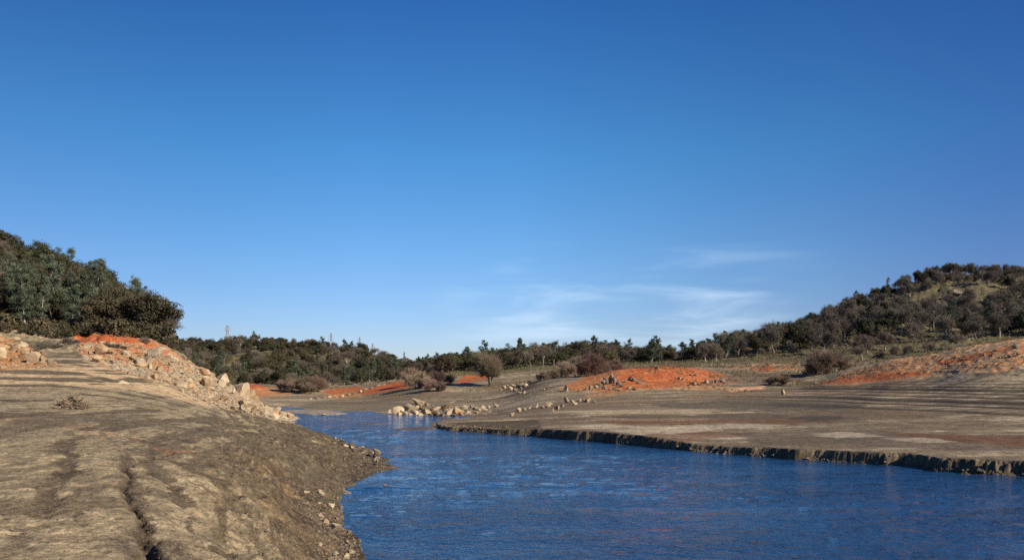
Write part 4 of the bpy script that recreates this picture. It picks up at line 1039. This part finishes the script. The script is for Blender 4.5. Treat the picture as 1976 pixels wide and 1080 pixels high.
for px, D, ty, sx, lab in [(78, 74, 664, 1.3, 'round tangled dead shrub above the cream boulder at the left'), (138, 78, 660, 1.3, 'large round grey dead shrub left of the red bank'),
    (203, 76, 666, 1.1, 'grey brown dead shrub on the rubble ridge'), (224, 77, 668, 1.1, 'second dead shrub on the rubble ridge, right of the first'),
    (278, 84, 645, 1.1, 'brown dead shrub hanging at the top of the red bank'), (105, 76, 666, 1.2, 'low grey dead shrub between two larger ones at the left')]:
    at('grey', px, D, ty, label=lab, i=random.randint(0, 1), sx=sx)
at(SHR, 318, 92, 655, label='low olive shrub at the end of the orange bank', name='shrub')
# far hill in the middle left
def farc(px, py, D, Z, X): return (Z > 4) & ((px > 250) & (px < 870))
WF = 'on the far wooded hill left of the river gap'
wood(spots(560, 668, 320, 860, 10, 110, farc, 11), {'pine': 0.3, 'oak': 1.5, 'bare': 2.2, 'olive': 3}, WF, 1.0, False)
wood(spots(440, 560, 320, 860, 11, 75, farc, 12), {'pine': 1.2, 'oak': 1.5, 'bare': 1.6, 'olive': 3}, WF, 0.95, False)
wood(spots(330, 440, 320, 850, 9.5, 85, farc, 13), {'pine': 2.2, 'oak': 2, 'olive': 3, 'bare': 0.8}, WF, 0.9, False)
wood(spots(285, 330, 330, 850, 7, 50, farc, 14), {'pine': 2, 'oak': 3, 'olive': 1, 'bare': 2}, 'at the foot of the far wooded hill', 0.7, False)
for px, ty, k, i, lab in [(492, 637, 'pine', 2, 'tallest broad pine on the far hill skyline'), (464, 643, 'bare', 0, 'round bare oak left of the tallest far skyline pine'),
    (444, 645, 'bare', 1, 'bare oak on the far skyline under the first pylon'), (624, 648, 'pine', 0, 'upright pine on the far skyline near the second pylon'),
    (604, 653, 'rust', 0, 'rusty brown tree on the far skyline'), (667, 653, 'pine', 3, 'left pine of a pair on the far skyline'), (678, 656, 'pine', 1, 'right pine of a pair on the far skyline'),
    (700, 659, 'oak', 1, 'round dark oak on the far skyline near the third pylon'), (780, 678, 'fir', 0, 'small pointed conifer on the falling far skyline'),
    (345, 652, 'bare', 3, 'bare oak just right of the left hill on the far skyline')]:
    D = 640
    if k == 'rust': at(RUST, px, D, ty, label=lab, parted=False, name='tree', sx=0.9)
    else: at(k, px, D, ty, label=lab, i=i, parted=False)
at('fir', 808, 330, 686, label='dark green conifer at the right foot of the far hill', i=1, sx=1.1)
# middle tree line
WM = 'in the tree line behind the red mound'
def midc(px, py, D, Z, X): return (D > 262 + 10 * np.sin(px * 0.03))
wood(spots(262, 300, 850, 1420, 7.2, 75, midc, 21), {'pine': 1.2, 'oak': 2.4, 'bare': 1.8, 'olive': 3}, WM, 0.85)
wood(spots(300, 375, 835, 1440, 9, 85, midc, 22), {'pine': 1.2, 'oak': 2.5, 'bare': 1.2, 'olive': 2.6}, WM, 0.95, False)
for px, D, ty, k, i, lab in [(912, 285, 666, 'pine', 3, 'dark pine rising left of the tall bare willow'), (899, 290, 674, 'pine', 2, 'thin grey pine just left of the dark pine'),
    (851, 300, 683, 'fir', 0, 'small pine at the left end of the tree line'), (1069, 275, 654, 'pine', 2, 'tall thin pine with sparse flat top over the willows'),
    (1003, 330, 671, 'pine', 1, 'small round pine top left of the sparse tall pine'), (1256, 268, 655, 'pine', 0, 'upright pine with clear trunk behind the red mound'),
    (1272, 285, 659, 'pine', 2, 'slim pine right of the upright pine'), (1286, 288, 662, 'pine', 1, 'third pine in the group behind the red mound'),
    (1362, 245, 655, 'bare', 0, 'grey bare oak standing alone at the edge of the pasture'), (1382, 246, 656, 'bare', 2, 'bare oak second from the pasture edge'),
    (1400, 262, 640, 'pine', 1, 'pointed pine above the bare oaks near the pasture'), (1440, 290, 632, 'pine', 3, 'rounded pine on the skyline right of the pointed pine'),
    (1180, 300, 655, 'oak', 1, 'dense dark oak on the skyline behind the willows')]:
    at(k, px, D, ty, label=lab, i=i)
# right hill
WR = 'on the right grassy hill'
def gap(px, py):
    g1 = ((px - 1870) / 80) ** 2 + ((py - 575) / 22) ** 2 < 1
    g2 = ((px - 1765) / 60) ** 2 + ((py - 588) / 16) ** 2 < 1
    return g1 | g2
def rc(px, py, D, Z, X): return (~gap(px, py)) 
wood(spots(258, 335, 1400, 2080, 6.8, 105, lambda px, py, D, Z, X: (D > 256 + 12 * np.sin(px * .02)), 31), {'bare': 7, 'oak': 1.0, 'olive': 2.0, 'pine': 0.4}, 'in the belt of trees at the foot of the right hill', 1.15, True, 0.8)
wood(spots(335, 400, 1470, 2080, 6.8, 95, rc, 32), {'bare': 6.5, 'oak': 1.0, 'olive': 2}, WR, 0.9, False, 0.78)
wood(spots(395, 450, 1490, 2080, 6.8, 100, lambda px, py, D, Z, X: rc(px, py, D, Z, X), 33), {'bare': 6.5, 'oak': 0.9, 'olive': 1.6, 'pine': 0.1}, WR, 0.9, False, 0.78)
for px, D, ty, k, i, lab in [(1652, 405, 558, 'pine', 2, 'thin pine poking above the right hill skyline'), (1556, 350, 600, 'pine', 3, 'dark pine low on the right hill skyline'),
    (1800, 440, 510, 'bare', 1, 'bare oak at the left shoulder of the right hilltop'), (1848, 445, 507, 'bare', 2, 'bare oak near the middle of the right hilltop'),
    (1885, 448, 507, 'bare', 4, 'broad bare oak on top of the right hill'), (1822, 442, 510, 'oak', 0, 'dark oak between bare oaks on the right hilltop'),
    (1965, 448, 508, 'oak', 2, 'round green oak at the right end of the hilltop'), (1925, 449, 514, 'bare', 0, 'bare oak right of the broad one on the hilltop'),
    (1672, 232, 634, 'bare', 3, 'bare oak with tall pale trunk on the lower pasture'), (1708, 240, 634, 'bare', 0, 'straight bare oak on the pasture right of the tall pale one'),
    (1589, 246, 618, 'bare', 4, 'tall pale bare oak above the brown willow bush'), (1663, 214, 662, 'bare', 1, 'small bare oak at the lower edge of the pasture'),
    (1725, 214, 664, 'bare', 2, 'small spreading bare oak just above the red slope'), (1848, 236, 640, 'bare', 1, 'bare oak behind the crest of the bare slope'),
    (1750, 222, 660, 'bare', 3, 'short bare oak in the middle of the pasture'), (1790, 226, 655, 'bare', 4, 'bare oak low on the pasture near the slope crest'),
    (1472, 248, 668, 'bare', 1, 'low bare oak at the left edge of the grass'), (1530, 250, 660, 'bare', 2, 'bare oak between pasture edge and the willow bush')]:
    at(k, px, D, ty, label=lab, i=i, parted=D < 300)
tag(SHR[1].place((1700 - CX) / F * 219, 219, 2.6, True, 'dark round shrub on the pasture under the bare oaks', 'shrub', sx=1.1))
# willows and brush on the mid flats
for px, D, ty, k, sx, lab in [(945, 192, 666, WILT[0], 0.95, 'tall narrow bare willow standing alone with its trunk on the mud'),
    (805, 200, 708, WIL[0], 1.0, 'left brown willow of the thicket by the river bend'), (826, 188, 722, WIL[1], 1.0, 'low dense willow at the front of the thicket'),
    (845, 196, 708, WIL[2], 1.0, 'tallest orange tinted willow in the thicket by the river bend'), (866, 200, 714, WIL[3], 1.0, 'right brown willow of the thicket by the river bend'),
    (850, 186, 730, WIL[0], 1.0, 'pale willow low at the front right of the thicket'), (792, 215, 702, WIL[2], 0.8, 'thin willow behind the left end of the thicket'),
    (1045, 176, 712, WIL[1], 1.0, 'small orange brown willow at the left end of the long thicket'), (1065, 180, 706, WIL[3], 1.0, 'second willow of the long thicket, above fallen branches'),
    (1090, 182, 690, WIL[0], 1.0, 'reddish willow left of the tallest in the long thicket'), (1113, 192, 680, WIL[2], 1.1, 'rose brown willow in the middle of the long thicket'), (1136, 190, 672, WIL[1], 1.1, 'tallest reddish willow of the long thicket'),
    (1160, 194, 686, WIL[3], 1.0, 'willow right of the tallest in the long thicket'), (1182, 198, 684, WIL[0], 0.95, 'tall thin willow near the right end of the long thicket'), (1198, 200, 698, WIL[2], 0.9, 'last willow at the right end of the long thicket'),
    (545, 235, 728, WIL[1], 1.0, 'left willow of the pink brown clump on the far shore'), (566, 232, 722, WIL[0], 1.0, 'second willow of the pink brown clump on the far shore'),
    (588, 228, 717, WIL[3], 1.2, 'tallest pink brown willow on the far shore'), (612, 232, 719, WIL[2], 1.15, 'right pink brown willow on the far shore'), (598, 222, 733, WIL[1], 1.0, 'low willow in front of the pink brown clump'),
    (1590, 168, 664, WIL[2], 1.15, 'big brown willow bush standing alone under the right hill'), (1575, 166, 680, WIL[0], 1.0, 'left side willow joined to the big brown bush'), (1610, 170, 674, WIL[1], 1.0, 'right side willow joined to the big brown bush'),
    (1022, 182, 730, SHG[0], 0.9, 'flattened brush left of the long thicket')]:
    at([k], px, D, ty, label=lab, name='willow', sx=sx)
at([WIL[3]], 1501, 152, 716, label='low dark flat bush on the brown flat left of the willow bush', name='bush', sx=1.6)

# undergrowth that nobody could count
def undergrowth(name, sp, mat, seed, size, label):
    r = np.random.default_rng(seed); C = np.array([(a[0], a[1], a[2] + 0.5 * size) for a in sp])
    V, Fs, t = leaves(C, r.uniform(0.6, 1.3, len(C)) * size, 26, 0.28 * size ** 0.5, r, flat=0.75)
    tag(link(name, new_mesh(name, V, Fs, [mat], col=g4(t))), label, None, None, 'stuff')
def spots_fast(d0, d1, p0, p1, n, cond, seed):
    r = np.random.default_rng(seed); D = np.sqrt(r.uniform(d0 * d0, d1 * d1, n)); px = r.uniform(p0, p1, n)
    X = (px - CX) / F * D; Z = height(X, D); py = HY + (H - Z) * F / D
    c = cond(px, py, D, Z, X); return np.stack([X, D, Z], 1)[c]
nz = lambda X, D, s: fbm(X * 0.03, D * 0.03, 3, s)
undergrowth('undergrowth', spots_fast(300, 660, 320, 870, 5200, lambda px, py, D, Z, X: nz(X, D, 5) > -0.25, 41), M_BRUSH, 51, 1.9, 'chaparral covering the far hill between its trees')
undergrowth('undergrowth', spots_fast(97, 170, -250, 335, 900, lambda px, py, D, Z, X: Z > 7.5, 42), M_OAK, 52, 1.2, 'dense dark undergrowth beneath the trees of the left hill')
undergrowth('undergrowth', spots_fast(268, 375, 835, 1440, 900, lambda px, py, D, Z, X: D > 270, 43), M_OAK, 53, 1.5, 'undergrowth in the middle tree line')
undergrowth('undergrowth', spots_fast(262, 450, 1400, 2100, 1500, lambda px, py, D, Z, X: (nz(X, D, 8) > 0.02) & ~gap(px, py), 44), M_TWIG, 54, 1.1, 'brown brush between the oaks of the right hill')

M_GRASS = mat_leaf('dry grass', (0.09, 0.078, 0.038), (0.21, 0.175, 0.095))
def tufts(name, sp, mat, seed, size, label):
    r = np.random.default_rng(seed); n = 9; P = np.repeat(np.array(sp), n, 0); k = len(P)
    b = P + np.stack([r.normal(size=k), r.normal(size=k), np.zeros(k)], 1) * size * 0.3
    t = b + np.stack([r.normal(size=k) * 0.35, r.normal(size=k) * 0.35, 0.5 + r.random(k)], 1) * size
    a = r.uniform(0, 6.28, k); w = np.stack([np.cos(a), np.sin(a), np.zeros(k)], 1) * size * 0.09
    V = np.stack([b - w, b + w, t], 1).reshape(-1, 3); Fs = np.arange(k * 3).reshape(-1, 3)
    tag(link(name, new_mesh(name, V, Fs, [mat], col=g4(np.repeat(r.random(k), 3)))), label, None, None, 'stuff')
tufts('dry_grass', spots_fast(185, 450, 1180, 2100, 26000, lambda px, py, D, Z, X: (Z > 9) & (nz(X, D, 12) > -0.3), 61), M_GRASS, 71, 0.5, 'dry grass on the pasture and the right hill')
tufts('dry_weeds', spots_fast(135, 200, 1180, 1980, 5000, lambda px, py, D, Z, X: (nz(X * 3, D * 3, 13) > 0.05) & (Z > 3.5), 62), M_GRASS, 72, 0.35, 'dry weeds on the brown flat below the pasture')
tufts('dry_weeds', spots_fast(150, 260, 560, 1100, 5000, lambda px, py, D, Z, X: (nz(X * 3, D * 3, 14) > 0.1) & (Z > 1.5), 63), M_GRASS, 73, 0.35, 'dry weeds on the mud below the middle tree line')
tufts('dry_grass', spots_fast(240, 380, 820, 1400, 9000, lambda px, py, D, Z, X: Z > 7, 64), M_GRASS, 74, 0.5, 'dry grass under the middle tree line')
M_CLOD = mat_rock('dried mud clods', (0.09, 0.068, 0.042), (0.21, 0.165, 0.108), (0.07, 0.05, 0.03))
gravel('mud_clods', [(-60,800),(300,800),(560,830),(600,900),(640,1085),(-60,1085)], 9000, 7.5, 40, (0.005, 0.02), M_CLOD, 38, 'small crumbs of dried mud over the near bank')
gravel('mud_clods', [(833,812),(950,826),(1100,838),(1250,854),(1366,864),(1500,874),(1632,882),(1765,892),(1976,906),(2000,925),(1854,914),(1700,899),(1560,890),(1430,880),(1300,868),(1160,854),(999,841),(833,826)], 4500, 40, 92, (0.04, 0.17), M_CLOD, 47, 'fallen mud clods along the foot of the cut bank')
gravel('mud_clods', [(400,860),(560,830),(700,870),(740,900),(650,970),(700,1085),(480,1085)], 4500, 12, 60, (0.01, 0.04), M_CLOD, 39, 'broken mud lumps on the eroded slope over the river')

# ------------------------------------------------------------------ driftwood
M_WOOD = mat_leaf('weathered driftwood', (0.12, 0.085, 0.055), (0.27, 0.21, 0.145))
def stick_mesh(r, L, rad, bend=0.12):
    p = np.array([-L / 2, 0, 0.0]); d = np.array([1.0, 0, 0]); S = []
    n = 5
    for i in range(n):
        d = d + r.normal(size=3) * bend * np.array([0.3, 1, 0.6]); d /= np.linalg.norm(d)
        q = p + d * L / n; S.append([*p, rad * (1 - 0.13 * i), *q, rad * (1 - 0.13 * (i + 1))]); p = q
    V, Fs = tubes(S, 5)
    t = np.full(len(V), r.uniform(0.2, 0.9)); return new_mesh('stick', V, Fs, [M_WOOD], True, col=g4(t))
def brush_pile():
    r = np.random.default_rng(77); D = find_d(138, 787, 30, 50); x = (138 - CX) / F * D; z = hz(x, D)
    root = link('brush_pile', None, None, (x, D, z))
    tag(root, 'brown heap of driftwood sticks alone on the left mud bank', 'brush pile')
    ms = [stick_mesh(r, r.uniform(0.5, 1.2), r.uniform(0.016, 0.034)) for _ in range(14)]
    for k in range(96):
        a = r.uniform(0, 6.28); q = r.random() ** 0.6
        px_, py_ = q * 0.78 * math.cos(a), q * 0.5 * math.sin(a)
        hgt = (1 - q) * 0.65 * r.random() + 0.03
        tilt = r.uniform(-0.3, 0.3) if r.random() < 0.75 else r.uniform(-1.0, 1.0)
        link('stick', random.choice(ms), root, (px_, py_, hgt + abs(math.sin(tilt)) * 0.15), (0, tilt, r.uniform(0, 3.14)), (1, 1, 1))
    S = []
    for k in range(1300):
        a = r.uniform(0, 6.28); q = r.random() ** 0.55; l = r.uniform(0.1, 0.28); b = r.uniform(0, 6.28)
        p = np.array([q * 0.72 * math.cos(a), q * 0.46 * math.sin(a), (1 - q) * 0.7 * r.random() + 0.01])
        S.append([*p, 0.011, *(p + np.array([math.cos(b), math.sin(b), r.normal() * 0.35]) * l), 0.007])
    V, Fs = tubes(S, 3); link('twig_tangle', new_mesh('twig_tangle', V, Fs, [M_WOOD], col=g4(np.repeat(r.random(len(S)) * 0.7, 6))), root)
    for xx, hh, tl in ((0.2, 0.45, -1.45), (0.05, 0.42, -1.1), (-0.35, 0.35, -1.2), (0.38, 0.3, -1.25)):
        link('stick', ms[0], root, (xx, 0, hh), (0, tl, r.uniform(-.3, .3)), (0.75, 1, 1))
brush_pile()
rs = np.random.default_rng(5)
for px, D, L, rz, lab in [(410, 12.6, 1.45, -0.35, 'long thin curved branch lying on the near mud'), (380, 14.9, 0.55, -0.25, 'short pale straight stick behind the long curved branch'),
        (507, 14.2, 0.55, -0.5, 'bent stick to the right of the long curved branch'), (446, 32, 1.1, -0.3, 'pale driftwood branch lying on the brown litter of the bank'),
        (425, 33.5, 0.9, 0.1, 'thin twig left of the pale driftwood branch'), (20, 16.5, 0.3, 0.0, 'small dark stick near the left edge of the photo')]:
    x = (px - CX) / F * D
    e = 0.3; sx_ = (hz(x + e, D) - hz(x - e, D)) / (2 * e); sy_ = (hz(x, D + e) - hz(x, D - e)) / (2 * e)
    n = Vector((-sx_, -sy_, 1)).normalized(); q = n.to_track_quat('Z', 'Y')
    o = link('driftwood_stick', stick_mesh(rs, L, 0.016 if L > 1 else 0.012, 0.1), None, (x, D, hz(x, D) + 0.02))
    o.rotation_euler = (Matrix.Rotation(0, 3, 'Z') @ (q.to_matrix() @ Matrix.Rotation(rz, 3, 'Z'))).to_euler()
    tag(o, lab, 'stick')
# bleached twig litter on the bank
def litter():
    r = np.random.default_rng(9); S = []
    for cx_, D0, sp, n in ((440, 32, 3.0, 170), (380, 26, 5, 90), (560, 24, 3.5, 80), (300, 16, 3, 40)):
        X = (cx_ - CX) / F * D0 + r.normal(size=n) * sp * 0.8; Y = D0 + r.normal(size=n) * sp; Z = height(X, Y)
        for x, y, z in zip(X, Y, Z):
            if z < 0.1: continue
            a = r.uniform(0, 3.14); l = r.uniform(0.05, 0.22)
            S.append([x, y, z + 0.012, 0.007, x + math.cos(a) * l, y + math.sin(a) * l, z + 0.015, 0.005])
    V, Fs = tubes(S, 3)
    tag(link('twig_litter', new_mesh('twig_litter', V, Fs, [M_WOOD], col=g4(np.repeat(r.random(len(S)), 6)))), 'loose twig litter scattered on the mud bank', None, None, 'stuff')
litter()

# ------------------------------------------------------------------ pylons
M_STEEL = bpy.data.materials.new('galvanised steel'); _nt, _b = nodes_of(M_STEEL)
_b.inputs['Base Color'].default_value = (0.34, 0.35, 0.36, 1); _b.inputs['Metallic'].default_value = 0.3; _b.inputs['Roughness'].default_value = 0.6
_n = N(_nt, 'ShaderNodeTexNoise'); _n.inputs['Scale'].default_value = 3; _bp = N(_nt, 'ShaderNodeBump'); _bp.inputs['Strength'].default_value = 0.1
_nt.links.new(_n.outputs[0], _bp.inputs['Height']); _nt.links.new(_bp.outputs[0], _b.inputs['Normal'])
def pylon(px, D, ty, lab):
    x = (px - CX) / F * D; z = hz(x, D); h = (HY - ty) / F * D + H - z
    S = []; A = []
    def w(t): return 2.3 * (1 - t) ** 1.5 + 0.5
    lv = 11; r = 0.16
    for k in range(lv):
        a, b = k / lv, (k + 1) / lv
        ca = [(sx * w(a), sy * w(a), a * h) for sx, sy in ((-1, -1), (1, -1), (1, 1), (-1, 1))]
        cb = [(sx * w(b), sy * w(b), b * h) for sx, sy in ((-1, -1), (1, -1), (1, 1), (-1, 1))]
        for i in range(4):
            S.append([*ca[i], r, *cb[i], r]); S.append([*ca[i], r * .6, *cb[(i + 1) % 4], r * .6]); S.append([*cb[i], r * .6, *cb[(i + 1) % 4], r * .6])
    root = link('power_pylon', None, None, (x, D, z), (0, 0, 0.5)); tag(root, lab, 'pylon')
    V, Fs = tubes(S, 4); link('lattice_mast', new_mesh('lattice_mast', V, Fs, [M_STEEL]), root)
    for t, L in ((0.98, 1.5), (0.88, 3.0), (0.78, 3.6), (0.68, 3.0)):
        A = []
        for s in (-1, 1):
            A += [[0, 0.6, t * h, r, s * L, 0, t * h + 0.2, r * .7], [0, -0.6, t * h, r, s * L, 0, t * h + 0.2, r * .7], [0, 0, t * h + 1.3, r, s * L, 0, t * h + 0.2, r * .7],
                  [s * L, 0, t * h + 0.2, 0.12, s * L, 0, t * h - 1.0, 0.12]]
        V, Fs = tubes(A, 4); link('cross_arm', new_mesh('cross_arm', V, Fs, [M_STEEL]), root)
pylon(439, 800, 628, 'lattice power pylon on the left of the far hill skyline, nearest and tallest')
pylon(639, 950, 643, 'lattice power pylon above the middle of the far hill')
pylon(694, 960, 651, 'lattice power pylon between skyline oaks right of the middle one')
pylon(719, 1000, 663, 'small lattice power pylon on the right slope of the far hill')

# ------------------------------------------------------------------ light, sky, camera
SUN_AZ, SUN_EL = math.radians(118), math.radians(29)      # clockwise from the view direction, i.e. right and a little behind
d = Vector((math.sin(SUN_AZ) * math.cos(SUN_EL), math.cos(SUN_AZ) * math.cos(SUN_EL), math.sin(SUN_EL)))
L = bpy.data.lights.new('sun', 'SUN'); L.energy = 4.6; L.angle = math.radians(0.5); L.color = (1.0, 0.87, 0.70)
so = bpy.data.objects.new('sun', L); COL.objects.link(so); so.rotation_euler = d.to_track_quat('Z', 'Y').to_euler()

wd = bpy.data.worlds.new('World'); SC.world = wd; wd.use_nodes = True
nt = wd.node_tree; nt.nodes.clear()
out = N(nt, 'ShaderNodeOutputWorld'); bg = N(nt, 'ShaderNodeBackground'); nt.links.new(bg.outputs[0], out.inputs[0]); bg.inputs[1].default_value = 0.1
sky = N(nt, 'ShaderNodeTexSky'); sky.sky_type = 'NISHITA'; sky.sun_disc = False; sky.sun_elevation = SUN_EL; sky.sun_rotation = SUN_AZ
sky.air_density = 1.0; sky.dust_density = 0.3; sky.ozone_density = 2.5
tc = N(nt, 'ShaderNodeTexCoord'); sp = N(nt, 'ShaderNodeSeparateXYZ'); nt.links.new(tc.outputs['Generated'], sp.inputs[0])
# a clear polarised sky: deeper towards the zenith
cr = N(nt, 'ShaderNodeValToRGB'); e = cr.color_ramp.elements
e[0].position = 0.0; e[0].color = (0.56, 0.61, 0.84, 1); e[1].position = 1.0; e[1].color = (0.14, 0.32, 0.62, 1)
for p, c_ in ((0.064, (0.54, 0.62, 0.85, 1)), (0.157, (0.438, 0.651, 0.886, 1)), (0.282, (0.292, 0.657, 0.913, 1)), (0.442, (0.176, 0.475, 0.82, 1))):
    q = e.new(p); q.color = c_
nt.links.new(sp.outputs[2], cr.inputs[0])
mu = N(nt, 'ShaderNodeMixRGB', blend_type='MULTIPLY'); mu.inputs[0].default_value = 1; nt.links.new(sky.outputs[0], mu.inputs[1]); nt.links.new(cr.outputs[0], mu.inputs[2])
# a polarised sky is deepest some way off to the sides
xr = N(nt, 'ShaderNodeMapRange'); xr.inputs[1].default_value = -1; nt.links.new(sp.outputs[0], xr.inputs[0])
cx_ = N(nt, 'ShaderNodeValToRGB'); e = cx_.color_ramp.elements
e[0].position = 0; e[0].color = (.6, .6, .62, 1); e[1].position = 1; e[1].color = (.45, .45, .55, 1)
for p, c_ in ((0.235, (.69, .67, .70, 1)), (0.32, (.76, .78, .80, 1)), (0.41, (.93, .93, .94, 1)), (0.5, (1, 1, 1, 1)), (0.59, (.92, .92, .93, 1)), (0.68, (.77, .77, .82, 1)), (0.765, (.57, .56, .68, 1))):
    q = e.new(p); q.color = c_
nt.links.new(xr.outputs[0], cx_.inputs[0])
mu2 = N(nt, 'ShaderNodeMixRGB', blend_type='MULTIPLY'); mu2.inputs[0].default_value = 1; nt.links.new(mu.outputs[0], mu2.inputs[1]); nt.links.new(cx_.outputs[0], mu2.inputs[2]); mu = mu2
# thin cirrus low on the right
mp = N(nt, 'ShaderNodeMapping'); mp.inputs['Rotation'].default_value = (0, -0.19, 0); mp.inputs['Scale'].default_value = (4.0, 2.0, 24.0)
nt.links.new(tc.outputs['Generated'], mp.inputs[0])
cn = N(nt, 'ShaderNodeTexNoise'); cn.inputs['Scale'].default_value = 1.0; cn.inputs['Detail'].default_value = 7; cn.inputs['Roughness'].default_value = 0.55; cn.inputs['Distortion'].default_value = 0.4
nt.links.new(mp.outputs[0], cn.inputs[0])
c1 = N(nt, 'ShaderNodeMapRange', interpolation_type='SMOOTHSTEP'); c1.inputs[1].default_value = 0.44; c1.inputs[2].default_value = 0.80; nt.links.new(cn.outputs[0], c1.inputs[0])
def band(sock, a, b, c0, d0):
    m1 = N(nt, 'ShaderNodeMapRange', interpolation_type='SMOOTHSTEP'); m1.inputs[1].default_value = a; m1.inputs[2].default_value = b; nt.links.new(sock, m1.inputs[0])
    m2 = N(nt, 'ShaderNodeMapRange', interpolation_type='SMOOTHSTEP'); m2.inputs[1].default_value = c0; m2.inputs[2].default_value = d0; m2.inputs[3].default_value = 1; m2.inputs[4].default_value = 0; nt.links.new(sock, m2.inputs[0])
    k = N(nt, 'ShaderNodeMath', operation='MULTIPLY'); nt.links.new(m1.outputs[0], k.inputs[0]); nt.links.new(m2.outputs[0], k.inputs[1]); return k.outputs[0]
bz = band(sp.outputs[2], 0.01, 0.05, 0.11, 0.19); bx = band(sp.outputs[0], -0.14, 0.06, 0.24, 0.40)
k1 = N(nt, 'ShaderNodeMath', operation='MULTIPLY'); nt.links.new(bz, k1.inputs[0]); nt.links.new(bx, k1.inputs[1])
k2 = N(nt, 'ShaderNodeMath', operation='MULTIPLY'); nt.links.new(k1.outputs[0], k2.inputs[0]); nt.links.new(c1.outputs[0], k2.inputs[1])
k3 = N(nt, 'ShaderNodeMath', operation='MULTIPLY'); nt.links.new(k2.outputs[0], k3.inputs[0]); k3.inputs[1].default_value = 0.75
mc = N(nt, 'ShaderNodeMixRGB'); mc.inputs[2].default_value = (4.6, 5.6, 6.6, 1); nt.links.new(k3.outputs[0], mc.inputs[0]); nt.links.new(mu.outputs[0], mc.inputs[1])
nt.links.new(mc.outputs[0], bg.inputs[0])

cd = bpy.data.cameras.new('camera'); cam = bpy.data.objects.new('camera', cd); COL.objects.link(cam); SC.camera = cam
cam.location = (0, 0, H); cam.rotation_euler = (math.radians(90), 0, 0)
cd.sensor_width = 36; cd.lens = 36 * F / 1976; cd.shift_y = (HY - 540) / 1976; cd.clip_end = 6000; cd.clip_start = 0.1
SC.view_settings.view_transform = 'Standard'; SC.view_settings.look = 'None'; SC.view_settings.exposure = 0.8; SC.view_settings.gamma = 1.0
SC.cycles.use_denoising = False; SC.cycles.sample_clamp_direct = 6; SC.cycles.sample_clamp_indirect = 4; SC.cycles.max_bounces = 5; SC.cycles.diffuse_bounces = 2; SC.cycles.glossy_bounces = 2
